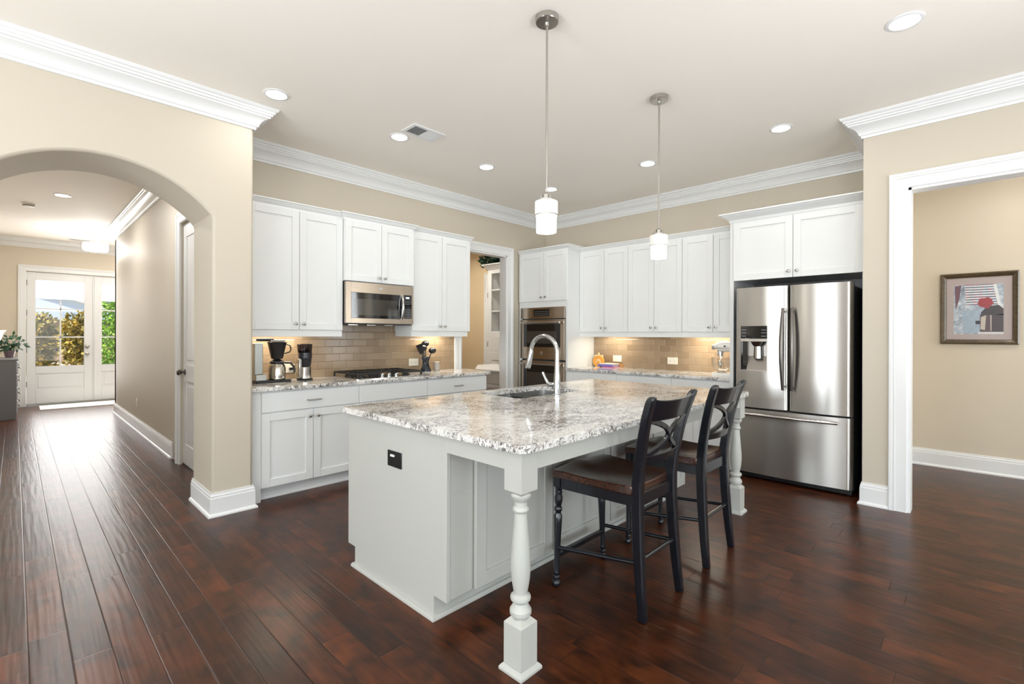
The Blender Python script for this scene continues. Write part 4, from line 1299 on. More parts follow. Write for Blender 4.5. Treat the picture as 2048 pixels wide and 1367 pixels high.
# under-cabinet strip lights
def strip(x, y, z, sx, sy, power):
    area('under_cabinet_light', (x, y, z), (0, 0, -1), sx, sy, power, (1, 0.90, 0.72))
strip(1.66, 4.56, 1.372, 0.55, 0.03, UNDER_W)
strip(3.44, 4.58, 1.372, 0.30, 0.03, UNDER_W*0.75)
strip(XA1-0.16, 3.42, 1.370, 0.03, 0.34, UNDER_W*0.6)
strip(XA1-0.16, 2.15, 1.370, 0.03, 0.50, UNDER_W*1.1)

# ------------------------------------------------------------------ things on the cooktop counter
C = CZ1
# drip coffee maker
t = thing('coffee_maker', 'black and steel drip coffee maker with a steel carafe, partly behind the pier', 'coffee maker', (1.60, 4.50, C))
MB().box(1.435, 1.73, 4.425, 4.575, C, C+0.022).build('base', BLACKP, t, bevel=0.006)
MB().box(1.435, 1.522, 4.43, 4.57, C+0.022, C+0.075).build('switch_housing', metal('brushed_aluminium', lin('#b9bab6'), 0.35), t, bevel=0.004)
MB().box(1.425, 1.495, 4.44, 4.56, C+0.075, C+0.345).build('water_tower', metal('tower_aluminium', lin('#aeb0ac'), 0.4), t, bevel=0.006)
MB().tube([(1.46, 4.50, C+0.375), (1.60, 4.50, C+0.375)], 0.013, 12).build('water_arm', BLACKP, t)
MB().lathe((1.632, 4.50, C), [(0.045, 0.205), (0.050, 0.215), (0.078, 0.345), (0.082, 0.352), (0.080, 0.356), (0.060, 0.36), (0.055, 0.372), (0.002, 0.374)], 26).build('brew_basket', BLACKP, t)
MB().lathe((1.632, 4.50, C), [(0.068, 0.3575), (0.066, 0.372), (0.002, 0.374)], 24).build('basket_lid', plastic('pale_lid', lin('#9a958c'), 0.2), t)
MB().tube([(1.70, 4.49, C+0.335), (1.735, 4.48, C+0.325), (1.745, 4.478, C+0.29), (1.735, 4.482, C+0.265), (1.69, 4.49, C+0.25)], 0.006, 8).build('basket_handle', BLACKP, t)
cf = MB().lathe((1.632, 4.50, C), [(0.064, 0.022), (0.070, 0.028), (0.072, 0.120), (0.064, 0.150), (0.050, 0.165)], 28).build('carafe', metal('carafe_steel', lin('#bdb6ac'), 0.14), t)
MB().lathe((1.632, 4.50, C), [(0.056, 0.163), (0.060, 0.168), (0.058, 0.182), (0.030, 0.200), (0.012, 0.206)], 24).build('carafe_lid', BLACKP, cf)
MB().tube([(1.68, 4.485, C+0.172), (1.735, 4.47, C+0.168), (1.762, 4.464, C+0.135), (1.770, 4.462, C+0.085), (1.757, 4.465, C+0.072)], [0.010, 0.011, 0.010, 0.009, 0.007], 10).build('carafe_handle', BLACKP, cf)
# coffee grinder
t = thing('coffee_grinder', 'tall steel coffee grinder with a smoky bean hopper', 'coffee grinder', (1.875, 4.50, C))
gx, gy = 1.878, 4.50
MB().lathe((gx, gy, C), [(0.070, 0), (0.072, 0.010), (0.068, 0.018), (0.002, 0.018)], 28).build('base', BLACKP, t)
MB().lathe((gx, gy, C), [(0.056, 0.018), (0.057, 0.12), (0.055, 0.122), (0.002, 0.122)], 28).build('grounds_cup', metal('grinder_steel', lin('#c2beb8'), 0.2), t)
MB().box(gx-0.068, gx-0.035, gy-0.035, gy+0.035, C+0.018, C+0.20).build('column', STEELH, t, bevel=0.010)
MB().lathe((gx+0.004, gy, C), [(0.046, 0.124), (0.050, 0.130), (0.056, 0.20), (0.060, 0.205), (0.060, 0.255), (0.03, 0.262)], 28).build('grinder_body', plastic('black_navy_plastic', lin('#20222b'), 0.25), t)
MB().lathe((gx, gy, C), [(0.060, 0.256), (0.066, 0.33), (0.064, 0.333), (0.030, 0.336), (0.001, 0.336)], 28).build('hopper', SMOKE, t)
MB().ell((gx, gy, C+0.262), (0.054, 0.054, 0.034), 20, 8, 0.0, 1.0).build('coffee_beans', plastic('roasted_beans', lin('#2b1c14'), 0.4), t)
# cord and outlet behind
def outlet_plate(label, F, u, v, w_=0.07, h_=0.115, gang=1, mat=CREAMP):
    c = F(u, v, 0)
    t = thing('outlet', label, 'outlet', c)
    W_ = w_ if gang == 1 else w_*1.65
    mb = MB(); bxf(mb, F, u-W_/2, u+W_/2, v-h_/2, v+h_/2, 0, 0.006); mb.build('cover_plate', mat, t, bevel=0.002)
    for g in range(gang):
        uu = u if gang == 1 else u+(g-0.5)*0.046
        for dv in (-0.02, 0.02):
            mb = MB(); bxf(mb, F, uu-0.016, uu+0.016, v+dv-0.014, v+dv+0.014, 0.005, 0.0075); s_ = mb.build('socket', mat, t, bevel=0.003)
            mb = MB()
            for du in (-0.006, 0.006): bxf(mb, F, uu+du-0.0012, uu+du+0.0012, v+dv-0.004, v+dv+0.005, 0.0072, 0.0078)
            mb.build('slots', DARK, s_)
    return t
FBA, FBB = frameA(YA-0.010), frameB(XA1-0.010)
def outlet_h(label, F, u, v):
    c = F(u, v, 0)
    t = thing('outlet', label, 'outlet', c)
    mb = MB(); bxf(mb, F, u-0.066, u+0.066, v-0.042, v+0.042, 0, 0.006); mb.build('cover_plate', CREAMP, t, bevel=0.002)
    for du in (-0.026, 0.026):
        mb = MB(); bxf(mb, F, u+du-0.017, u+du+0.017, v-0.017, v+0.017, 0.005, 0.0075); s_ = mb.build('socket', CREAMP, t, bevel=0.003)
        mb = MB()
        for dv in (-0.006, 0.006): bxf(mb, F, u+du-0.005, u+du+0.004, v+dv-0.0012, v+dv+0.0012, 0.0072, 0.0078)
        mb.build('slots', DARK, s_)
outlet_h('cream outlet behind the coffee maker with a black plug in it', FBA, 1.800, 1.015)
tag(MB().box(1.812, 1.842, YA-0.045, YA-0.018, 1.000, 1.022).tube([(1.83, YA-0.04, 1.01), (1.865, YA-0.06, 1.008), (1.88, YA-0.08, 0.99), (1.875, YA-0.10, 0.93), (1.86, YA-0.14, 0.920), (1.87, YA-0.168, 0.921)], 0.004, 8).build('power_cord', BLACKP, origin=(1.85, YA-0.06, C)), 'black power cord of the grinder plugged into the wall', 'cord')
outlet_h('cream outlet behind the utensil crock', FBA, 3.225, 1.020)
outlet_h('cream outlet behind the pumpkin and books', FBB, 3.458, 1.028)
outlet_h('cream outlet in the middle of the fridge-wall backsplash', FBB, 2.680, 1.028)

# wire utensil crock and utensils
ux, uy = 3.318, 4.60
t = thing('utensil_crock', 'dark woven wire hourglass crock holding kitchen utensils', 'utensil holder', (ux, uy, C))
mb = MB()
prof = [(0.062, 0.0), (0.050, 0.035), (0.036, 0.075), (0.033, 0.095), (0.038, 0.125), (0.050, 0.165)]
def pr(h):
    for a, b in zip(prof, prof[1:]):
        if h <= b[1]:
            k_ = (h-a[1])/(b[1]-a[1]); return a[0]+(b[0]-a[0])*k_
    return prof[-1][0]
for sgn in (-1, 1):
    for k_ in range(14):
        a0 = 2*PI*k_/14
        mb.tube([(ux+pr(0.165*q/12)*math.cos(a0+sgn*1.5*q/12), uy+pr(0.165*q/12)*math.sin(a0+sgn*1.5*q/12), C+0.165*q/12) for q in range(13)], 0.0022, 5)
for h_ in (0.003, 0.162):
    r_ = pr(h_)
    mb.lathe((ux, uy, C+h_-0.003), [(r_+0.003, 0), (r_+0.003, 0.006), (r_-0.003, 0.006), (r_-0.003, 0), (r_+0.003, 0)], 24, cap=False)
mb.build('wire_body', metal('gunmetal_wire', lin('#51545a'), 0.25), t)
MB().lathe((ux, uy, C), [(0.055, 0.002), (0.045, 0.035), (0.031, 0.075), (0.028, 0.095), (0.033, 0.125), (0.044, 0.158), (0.040, 0.158), (0.026, 0.10)], 20).build('liner', plastic('smoky_liner', lin('#3b4048'), 0.15), t)
MB().lathe((ux, uy, C), [(0.060, 0.0), (0.060, 0.004), (0.001, 0.004)], 20).build('base_plate', DARK, t)
def utensil(label, nm, dx, dy, top, head):
    p0 = Vector((ux+dx*0.2, uy+dy*0.2, C+0.10)); p1 = Vector((ux+dx, uy+dy, C+top))
    tt = thing(nm, label, 'utensil', tuple(p0), 'utensils in the wire crock')
    MB().tube([p0, p1], 0.006, 8).build('handle', BLACKP, tt)
    d_ = (p1-p0).normalized()
    if head == 'flat':
        MB().bar(p1-d_*0.01, p1+d_*0.11, 0.050, 0.008, 0.078, 0.006, up=(0.3, 1, 0.2)).build('blade', BLACKP, tt, bevel=0.002)
    elif head == 'spoon':
        MB().ell(tuple(p1+d_*0.025), (0.056, 0.036, 0.038), 16, 8).build('bowl', BLACKP, tt)
    else:
        MB().ell(tuple(p1+d_*0.015), (0.048, 0.042, 0.036), 16, 8).build('ladle_bowl', BLACKP, tt)
utensil('black spatula leaning out to the left of the crock', 'spatula', -0.070, -0.02, 0.215, 'flat')
utensil('black cooking spoon lying back in the middle of the crock', 'spoon', -0.022, 0.02, 0.245, 'spoon')
utensil('black ladle leaning out to the right of the crock', 'ladle', 0.080, -0.01, 0.225, 'ladle')
utensil('black serving spoon standing highest at the back of the crock', 'serving_spoon', 0.03, 0.05, 0.305, 'ladle')
# ribbed jar
t = thing('ribbed_jar', 'small ribbed grey glass jar beside the utensil crock', 'jar', (3.475, 4.60, C))
mb = MB()
seg = 40
vs, fs = [], []
for h_, r0 in ((0, 0.036), (0.012, 0.040), (0.092, 0.036), (0.100, 0.036)):
    for k_ in range(seg):
        a = 2*PI*k_/seg; r_ = r0*(1+0.035*(k_ % 2))
        vs.append((3.475+r_*math.cos(a), 4.60+r_*math.sin(a), C+h_))
for i in range(3):
    for k_ in range(seg): fs.append((i*seg+k_, i*seg+(k_+1) % seg, (i+1)*seg+(k_+1) % seg, (i+1)*seg+k_))
fs.append(tuple(range(seg))[::-1]); fs.append(tuple(range(3*seg, 4*seg)))
mb.add(vs, fs).build('jar_body', plastic('frosted_grey_glass', lin('#a39c92'), 0.2), t, smooth=10)
MB().lathe((3.475, 4.60, C), [(0.034, 0.100), (0.034, 0.104), (0.030, 0.106), (0.001, 0.106)], 24).build('lid', plastic('pale_wax_lid', lin('#cfc8ba'), 0.3), t)

# ------------------------------------------------------------------ things on the fridge-wall counter
t = thing('pumpkin_plaque', 'orange pumpkin-shaped plaque with a pale monogram, leaning in the corner', 'decoration', (5.47, 3.70, C))
def pk(y, z): return (5.455+0.10*(z-C), y, z)
out_ = []
for a in range(40):
    th = 2*PI*a/40
    rr = 0.078*(1+0.06*abs(math.sin(2.5*th)))
    out_.append((3.665+rr*math.cos(th)*1.12, C+0.078+rr*math.sin(th)*(0.92 if math.sin(th) > 0 else 0.95)))
mb = MB()
mb.add([pk(*p) for p in out_]+[tuple(Vector(pk(*p))+Vector((0.014, 0, 0.001))) for p in out_], [tuple(range(40)), tuple(range(40, 80))[::-1]]+[(i, (i+1) % 40, (i+1) % 40+40, i+40) for i in range(40)])
mb.build('pumpkin_body', paint('pumpkin_orange', lin('#dd9a3e'), 0.5, 0.12, 40), t, bevel=0.003)
MB().bar(pk(3.668, C+0.148), pk(3.660, C+0.190), 0.026, 0.012, 0.020, 0.012, up=(1, 0, 0)).build('stalk', paint('pale_stalk', lin('#e6c98c'), 0.5, 0.05), t, bevel=0.003)
def sw(pts, r_): return MB().tube([tuple(Vector(pk(y, z))-Vector((0.003, 0, 0))) for y, z in pts], r_, 6)
mb = sw([(3.70, C+0.05), (3.69, C+0.09), (3.675, C+0.105), (3.665, C+0.07), (3.655, C+0.105), (3.640, C+0.095), (3.632, C+0.055), (3.622, C+0.06)], 0.0035)
mb.build('monogram', paint('pale_monogram', lin('#eee2cc'), 0.5), t)
for y in (3.615, 3.715): MB().bar((5.45, y, C), (5.53, y, C+0.09), 0.008, 0.008).build('easel_leg', paint('dark_wire', lin('#3a2f27'), 0.4), t)
tag(MB().box(5.560, 5.585, 3.66, 3.795, C, C+0.155).build('framed_card', paint('cream_card', lin('#d9c9a8'), 0.5, 0.05, 30), origin=(5.57, 3.72, C), bevel=0.002), 'cream card standing in the corner behind the pumpkin', 'card')
def book(label, y0, y1, x0, x1, z0, z1, col, pages=lin('#efe9dc'), rot=0.0):
    t = thing('book', label, 'book', ((x0+x1)/2, (y0+y1)/2, z0), 'books beside the pumpkin')
    m_ = paint(label.split()[0]+'_book_cover', col, 0.4, 0.1, 25)
    MB().box(x0, x1, y0, y1, z0, z0+0.003).box(x0, x1, y0, y1, z1-0.003, z1).box(x0, x0+0.003, y0, y1, z0+0.003, z1-0.003).build('cover', m_, t, bevel=0.001)
    MB().box(x0+0.003, x1-0.006, y0+0.004, y1-0.004, z0+0.003, z1-0.003).build('pages', paint('book_pages', pages, 0.7, 0.03), t)
    return t
book('pink paperback at the bottom of the stack, sticking out toward the refrigerator', 3.365, 3.56, 5.395, 5.545, C, C+0.014, lin('#dd7fa6'))
book('purple paperback in the middle of the stack', 3.395, 3.625, 5.385, 5.535, C+0.014, C+0.030, lin('#6a5aa6'))
book('lilac paperback lying second from the top of the stack', 3.385, 3.62, 5.39, 5.54, C+0.030, C+0.043, lin('#7d78b6'))
book('cream booklet on the top of the stack', 3.39, 3.60, 5.40, 5.55, C+0.043, C+0.054, lin('#eadfc6'))
tag(MB().box(5.548, 5.602, 3.36, 3.60, C, C+0.040).build('wooden_tray', wood('honey_wood', lin('#b07a3c'), lin('#d29a55'), 0.4), origin=(5.575, 3.48, C), bevel=0.004), 'honey wood tray behind the stack of books', 'tray')

# stand mixer
t = thing('stand_mixer', 'white stand mixer with a clear glass bowl next to the refrigerator panel', 'mixer', (5.36, 1.98, C))
def mx(y, x, z): return (x, y, C+z)
mxx = 5.33
MB().slab(rounded(5.235, 5.425, 1.800, 2.085, (0.08, 0.03, 0.06, 0.08)), [], C, C+0.024).build('base', WHITEP, t, bevel=0.008)
MB().slab(rounded(5.27, 5.39, 1.785, 1.875, (0.03,)*4), [], C+0.02, C+0.25).build('pedestal', WHITEP, t, bevel=0.015)
mb = MB()
rows = []
for i in range(15):
    y = 2.075-0.295*i/14
    k_ = i/14
    hw = 0.062*math.sin(min(1, k_*2.6+0.18)*PI/2)*(1-0.25*max(0, k_-0.7)/0.3); hh = 0.056*math.sin(min(1, k_*2.4+0.2)*PI/2)*(1-0.3*max(0, k_-0.75)/0.25)
    rows.append([(mxx+hw*math.cos(2*PI*q/16), y, C+0.305+hh*math.sin(2*PI*q/16)) for q in range(16)])
mb.ribbon(rows).build('motor_head', WHITEP, t, smooth=60)
MB().lathe((mxx, 2.065, C+0.295), [(0.030, 0), (0.030, 0.02), (0.018, 0.026), (0.002, 0.027)], 18, 'y').build('attachment_hub', CHROME, t)
mb = MB()
for s_ in (-1, 1): mb.box(mxx+s_*0.061-0.002, mxx+s_*0.061+0.002, 1.83, 2.03, C+0.283, C+0.296)
mb.build('trim_band', CHROME, t)
MB().lathe((mxx, 2.0, C), [(0.034, 0.205), (0.036, 0.25), (0.03, 0.262)], 20).build('planetary', CHROME, t)
MB().tube([(mxx, 2.0, C+0.21), (mxx, 2.0, C+0.09)], 0.006, 8).ell((mxx, 2.0, C+0.115), (0.030, 0.030, 0.042), 14, 8).build('beater', STEELH, t)
MB().lathe((mxx, 1.985, C), [(0.052, 0.026), (0.048, 0.040), (0.062, 0.046), (0.090, 0.075), (0.104, 0.115), (0.108, 0.185), (0.110, 0.188), (0.105, 0.188), (0.101, 0.115), (0.087, 0.078), (0.060, 0.050), (0.001, 0.048)], 32).build('mixing_bowl', BOWLG, t)
MB().lathe((mxx, 1.985, C), [(0.054, 0.024), (0.050, 0.034), (0.001, 0.034)], 24).build('bowl_foot', CHROME, t)
MB().lathe((mxx-0.063, 1.93, C+0.312), [(0.008, 0), (0.008, 0.012), (0.010, 0.016), (0.001, 0.018)], 12, '-x').build('lock_knob', BLACKP, t)

# ------------------------------------------------------------------ framed picture in the room beyond the right opening
PX = 6.6
py0, py1, pz0, pz1 = -0.289, 0.268, 1.263, 1.967
t = thing('framed_picture', 'framed print of a steel pot and red flower on the far right wall', 'picture', (PX, -0.01, 1.6))
FP = frameB(PX-0.001)
fm = wood('dark_gilt_frame', lin('#3d3325'), lin('#5f4f35'), 0.35, (30, 30, 30))
rows = []
mb = MB()
pf = [(0, 0), (0, 0.022), (0.010, 0.030), (0.022, 0.026), (0.034, 0.020), (0.040, 0.014), (0.046, 0.012), (0.046, 0)]
rows = []
for (u, v, su, sv) in ((py0, pz0, 1, 1), (py1, pz0, -1, 1), (py1, pz1, -1, -1), (py0, pz1, 1, -1), (py0, pz0, 1, 1)):
    rows.append([FP(u+su*a, v+sv*a, o) for a, o in pf])
n = len(mb.v)
for r_ in rows[:4]: mb.v += r_
m_ = len(pf)
for i in range(4):
    j = (i+1) % 4
    for k_ in range(m_):
        mb.f.append((n+i*m_+k_, n+i*m_+(k_+1) % m_, n+j*m_+(k_+1) % m_, n+j*m_+k_))
mb.build('frame', fm, t, smooth=20)
def flat(nm, mat, pts, w0, w1, par):
    mb = MB()
    a = [FP(u, v, w1) for u, v in pts]; b = [FP(u, v, w0) for u, v in pts]
    k_ = len(pts)
    mb.add(a+b, [tuple(range(k_)), tuple(range(k_, 2*k_))[::-1]]+[(i, (i+1) % k_, (i+1) % k_+k_, i+k_) for i in range(k_)])
    return mb.build(nm, mat, par)
def rect(a, b, c, d): return [(a, c), (b, c), (b, d), (a, d)]
mt = flat('mat_board', paint('mauve_mat', lin('#c3b5b4'), 0.5, 0.02), rect(py0+0.04, py1-0.04, pz0+0.04, pz1-0.04), 0.002, 0.006, t)
# the print: real-size flat shapes; u runs to the left in the photo
iu0, iu1, iv0, iv1 = -0.185, 0.168, 1.362, 1.850
def I(s_, q): return (iu1+(iu0-iu1)*s_, iv1+(iv0-iv1)*q)     # s left->right, q top->down
def poly_i(l): return [I(*p) for p in l]
m_bg = NT('painted_window_light')
fz = m_bg.noise(m_bg.obj(), 22, 4, 0.6, 1.0)
m_bg.set(Base_Color=m_bg.ramp(fz, [(0.3, lin('#7f8ba0')), (0.5, lin('#b9c6d6')), (0.7, lin('#eef3f6'))]), Roughness=0.35)
pr_ = flat('print', m_bg.m, poly_i([(0, 0), (1, 0), (1, 1), (0, 1)]), 0.005, 0.0065, t)
m_bl = NT('painted_blinds')
spz = m_bl.n('ShaderNodeSeparateXYZ'); m_bl.l(m_bl.obj(), spz.inputs[0])
sn = m_bl.math('SINE', m_bl.math('MULTIPLY', spz.outputs[2], 260.0))
nz = m_bl.noise(m_bl.obj(), 30, 3)
m_bl.set(Base_Color=m_bl.mix(m_bl.math('GREATER_THAN', m_bl.math('ADD', sn, m_bl.math('MULTIPLY', nz, 1.1)), 0.75), lin('#eef2f8'), m_bl.ramp(m_bl.noise(m_bl.obj(), 45, 2), [(0.35, lin('#5f7f78')), (0.5, lin('#59688c')), (0.62, lin('#b5485a'))])), Roughness=0.35)
flat('painted_blinds', m_bl.m, poly_i([(0.22, 0), (0.80, 0), (0.90, 0.44), (0.26, 0.40)]), 0.006, 0.0068, pr_)
flat('painted_curtain', paint('painted_plum', lin('#75505f'), 0.35, 0.15, 30), poly_i([(0.02, 0.02), (0.16, 0.0), (0.12, 0.28), (0.04, 0.5)]), 0.006, 0.0069, pr_)
flat('painted_sill', paint('painted_sill_blue', lin('#a9bdd0'), 0.35, 0.2, 30), poly_i([(0.18, 0.52), (0.55, 0.50), (0.55, 0.98), (0.20, 0.98)]), 0.006, 0.0069, pr_)
flat('painted_pot', paint('painted_pot_brown', lin('#5b464b'), 0.35, 0.15, 20), poly_i([(0.54, 0.60), (1, 0.58), (1, 0.98), (0.54, 0.96)]), 0.0068, 0.0074, pr_)
flat('painted_pot_shine', paint('painted_cream', lin('#cfc6b8'), 0.35, 0.1, 20), poly_i([(0.56, 0.66), (0.66, 0.62), (0.64, 0.92), (0.55, 0.90)]), 0.0073, 0.0078, pr_)
flat('painted_lid', paint('painted_dark', lin('#2c2631'), 0.35, 0.1, 20), poly_i([(0.56, 0.56), (0.70, 0.44), (0.90, 0.42), (1, 0.50), (1, 0.62), (0.56, 0.62)]), 0.0070, 0.0077, pr_)
fl = [(0.65+0.15*math.cos(2*PI*k_/48)*(1+0.10*math.sin(7*2*PI*k_/48)+0.05*math.sin(13*2*PI*k_/48)), 0.37+0.105*math.sin(2*PI*k_/48)*(1+0.12*math.sin(5*2*PI*k_/48+1))) for k_ in range(48)]
flat('painted_flower', paint('painted_red', lin('#a8222f'), 0.35, 0.45, 60), poly_i(fl), 0.0075, 0.0082, pr_)
flat('painted_foliage', paint('painted_dark_foliage', lin('#33242c'), 0.35, 0.2, 40), poly_i([(0.62, 0.50), (0.72, 0.42), (0.80, 0.45), (0.92, 0.43), (1.0, 0.50), (1.0, 0.60), (0.62, 0.60)]), 0.0074, 0.0080, pr_)
flat('painted_pot_stripe', paint('painted_pale_stripe', lin('#d9d2c6'), 0.35, 0.1, 20), poly_i([(0.745, 0.62), (0.765, 0.62), (0.765, 0.93), (0.75, 0.94)]), 0.0073, 0.0078, pr_)
flat('painted_pot_side', paint('painted_pot_shadow', lin('#3d2d35'), 0.35, 0.1, 20), poly_i([(0.78, 0.62), (1.0, 0.60), (1.0, 0.97), (0.78, 0.95)]), 0.0072, 0.0077, pr_)
flat('painted_table', paint('painted_table_white', lin('#dfe0e0'), 0.35, 0.1, 20), poly_i([(0.50, 0.955), (1.0, 0.955), (1.0, 1.0), (0.50, 1.0)]), 0.0074, 0.0079, pr_)
flat('painted_glare', paint('painted_window_white', lin('#f1f5f8'), 0.35, 0.1, 30), poly_i([(0.80, 0.02), (0.86, 0.0), (0.97, 0.48), (0.90, 0.46)]), 0.006, 0.0069, pr_)
flat('painted_handle', paint('painted_ink', lin('#2a2230'), 0.35, 0.1), poly_i([(0.45, 0.73), (0.54, 0.73), (0.54, 0.80), (0.45, 0.80)]), 0.0072, 0.0078, pr_)
MB().box(PX-0.0145, PX-0.0125, py0+0.042, py1-0.042, pz0+0.042, pz1-0.042).build('glazing', GLASS, t)

# ------------------------------------------------------------------ hall
t = thing('dresser', 'grey dresser with pale drawer fronts at the left end of the hall', 'dresser', (-0.21, 11.35, 0))
DX0, DX1, DY0, DY1 = -0.448, 0.018, 10.75, 11.95
MB().box(DX0, DX1, DY0, DY1, 0.08, 0.910).box(DX0, DX1, DY0, DY1, 0.0, 0.08).build('body', GREYD, t, bevel=0.003)
MB().box(DX0, DX1+0.022, DY0-0.004, DY1+0.004, 0.910, 0.936).build('top', GREYD, t, bevel=0.003)
FD = lambda u, v, w_: (DX1+w_, u, v)
for i in range(4):
    z0 = 0.10+i*0.20
    mb = MB(); bxf(mb, FD, DY0+0.02, DY1-0.02, z0, z0+0.185, 0.0, 0.018); d = mb.build('drawer', DRAWERW, t, bevel=0.003)
    for u in (DY0+0.18, DY1-0.18):
        MB().tube([FD(u-0.05, z0+0.10, 0.016), FD(u-0.045, z0+0.10, 0.034), FD(u, z0+0.085, 0.042), FD(u+0.045, z0+0.10, 0.034), FD(u+0.05, z0+0.10, 0.016)], 0.008, 8).build('pull', DKNICKEL, d)
t = thing('table_lamp', 'small table lamp with a glowing cream shade on the dresser', 'lamp', (-0.24, 11.05, 0.936))
MB().lathe((-0.24, 11.05, 0.936), [(0.075, 0), (0.078, 0.012), (0.03, 0.03), (0.05, 0.07), (0.058, 0.11), (0.04, 0.16), (0.015, 0.19), (0.012, 0.30)], 22).build('base', plastic('dark_glazed_ceramic', lin('#26303a'), 0.15, 0.4), t)
MB().lathe((-0.24, 11.05, 0.936), [(0.085, 0.29), (0.098, 0.34), (0.125, 0.42), (0.150, 0.45), (0.147, 0.45), (0.120, 0.418), (0.094, 0.34), (0.082, 0.29)], 26, cap=False).build('lamp_shade', LAMPSH, t)
def leaf_cloud(mb, c, rad, n, size, rng, bias=None):
    for _ in range(n):
        while True:
            p = Vector((rng.uniform(-1, 1), rng.uniform(-1, 1), rng.uniform(-1, 1)))
            if 0.25 < p.length < 1: break
        p = p*(0.55+0.45*rng.random())/max(p.length, 0.4)*min(1, p.length+0.3)
        q = Vector((c[0]+p.x*rad[0], c[1]+p.y*rad[1], c[2]+p.z*rad[2]))
        d_ = Vector((rng.gauss(0, 1), rng.gauss(0, 1), rng.gauss(0, 0.7)))+p
        d_.normalize()
        a = d_.cross(Vector((rng.gauss(0, 1), rng.gauss(0, 1), rng.gauss(0, 1)))).normalized()
        s_ = size*rng.uniform(0.6, 1.3)
        nn = d_.cross(a)
        mb.add([q, q+d_*s_*0.5+a*s_*0.24+nn*s_*0.05, q+d_*s_, q+d_*s_*0.5-a*s_*0.24+nn*s_*0.05], [(0, 1, 2), (0, 2, 3)])
    return mb
rg = random.Random(3)
PLANT = leaf_mat('dark_houseplant_leaves', lin('#24452f'), lin('#3b6a48'))
t = thing('potted_plant', 'leafy green plant in a pot on the dresser behind the lamp', 'plant', (-0.06, 11.46, 0.936))
MB().lathe((-0.06, 11.46, 0.936), [(0.05, 0), (0.07, 0.10), (0.072, 0.12), (0.060, 0.12), (0.055, 0.10), (0.001, 0.10)], 20).build('pot', plastic('mauve_pot', lin('#77656a'), 0.3), t)
mb = MB()
for k_ in range(7):
    a = k_*0.9
    mb.tube([(-0.06, 11.46, 1.03), (-0.06+0.05*math.cos(a), 11.46+0.05*math.sin(a), 1.14), (-0.06+0.12*math.cos(a), 11.46+0.12*math.sin(a), 1.20+0.03*(k_ % 3))], 0.004, 5)
mb.build('stems', PLANT, t)
leaf_cloud(MB(), (-0.06, 11.46, 1.17), (0.17, 0.17, 0.15), 150, 0.085, rg).build('foliage', PLANT, t, smooth=180)
# smoke detector, flush lamp, hall outlet
t = thing('smoke_detector', 'round white smoke detector on the hall ceiling', 'smoke detector', (0.13, 9.12, H))
MB().lathe((0.13, 9.12, 0), [(0.070, H), (0.070, H-0.012), (0.062, H-0.018), (0.058, H-0.034), (0.050, H-0.040), (0.001, H-0.041)], 28).build('housing', WHITEP, t)
MB().lathe((0.13, 9.12, 0), [(0.0635, H-0.018), (0.0635, H-0.030), (0.055, H-0.032)], 28).build('vent_ring', plastic('grey_vent_ring', lin('#8f8d88'), 0.5), t)
t = thing('flush_light', 'semi-flush white drum ceiling lamp in the hall', 'ceiling lamp', (0.93, 10.9, H))
lx, ly = 0.95, 10.75
t.location = (lx, ly, H); t['_base'] = (lx, ly, H)
MB().lathe((lx, ly, 0), [(0.065, H), (0.065, H-0.018), (0.04, H-0.026), (0.012, H-0.030), (0.010, H-0.10)], 24).build('canopy', NICKEL, t)
mb = MB()
for k_ in range(3):
    a = 2*PI*k_/3+0.5
    mb.tube([(lx+0.02*math.cos(a), ly+0.02*math.sin(a), H-0.03), (lx+0.035*math.cos(a), ly+0.035*math.sin(a), H-0.13), (lx+0.10*math.cos(a), ly+0.10*math.sin(a), H-0.21)], 0.006, 8)
mb.build('arms', NICKEL, t)
MB().lathe((lx, ly, 0), [(0.165, H-0.215), (0.168, H-0.21), (0.168, H-0.31), (0.165, H-0.315), (0.150, H-0.33), (0.002, H-0.345)], 32).build('drum_shade', FLUSHE, t)
MB().lathe((lx, ly, 0), [(0.1685, H-0.302), (0.170, H-0.302), (0.170, H-0.308), (0.1685, H-0.308), (0.1685, H-0.302)], 32, cap=False).build('band', NICKEL, t)
FHL = lambda u, v, w_: (1.18-w_, u, v)
outlet_plate('white outlet low on the hall wall', FHL, 8.37, 0.385, mat=CREAMP)

# ------------------------------------------------------------------ pantry passage seen through the opening
PCX = 5.02
t = thing('pantry_cabinet', 'white base cabinet with a white top in the pantry passage', 'cabinet', (5.6, 5.6, 0))
pc = [(PCX, 4.90), (PCX, 5.66), (5.74, 6.40), (6.395, 6.40), (6.395, 4.90)]
pin = [(PCX+0.03, 4.90), (PCX+0.03, 5.645), (5.75, 6.37), (6.395, 6.37), (6.395, 4.90)]
MB().prism(pin, 0.08, 0.775).build('body', CAB, t)
MB().prism(pc, 0.775, 0.805).build('top', TRIM, t, bevel=0.004)
FPC = frameB(PCX+0.03)
d = add_drawer(t, FPC, '-x', 4.95, 5.62, 0.60, 0.755, False)
knob_mb(FPC, 5.44, 0.70, 0.019, '-x').build('knob', NICKEL, d)
add_door(t, FPC, '-x', 4.95, 5.62, 0.10, 0.59)
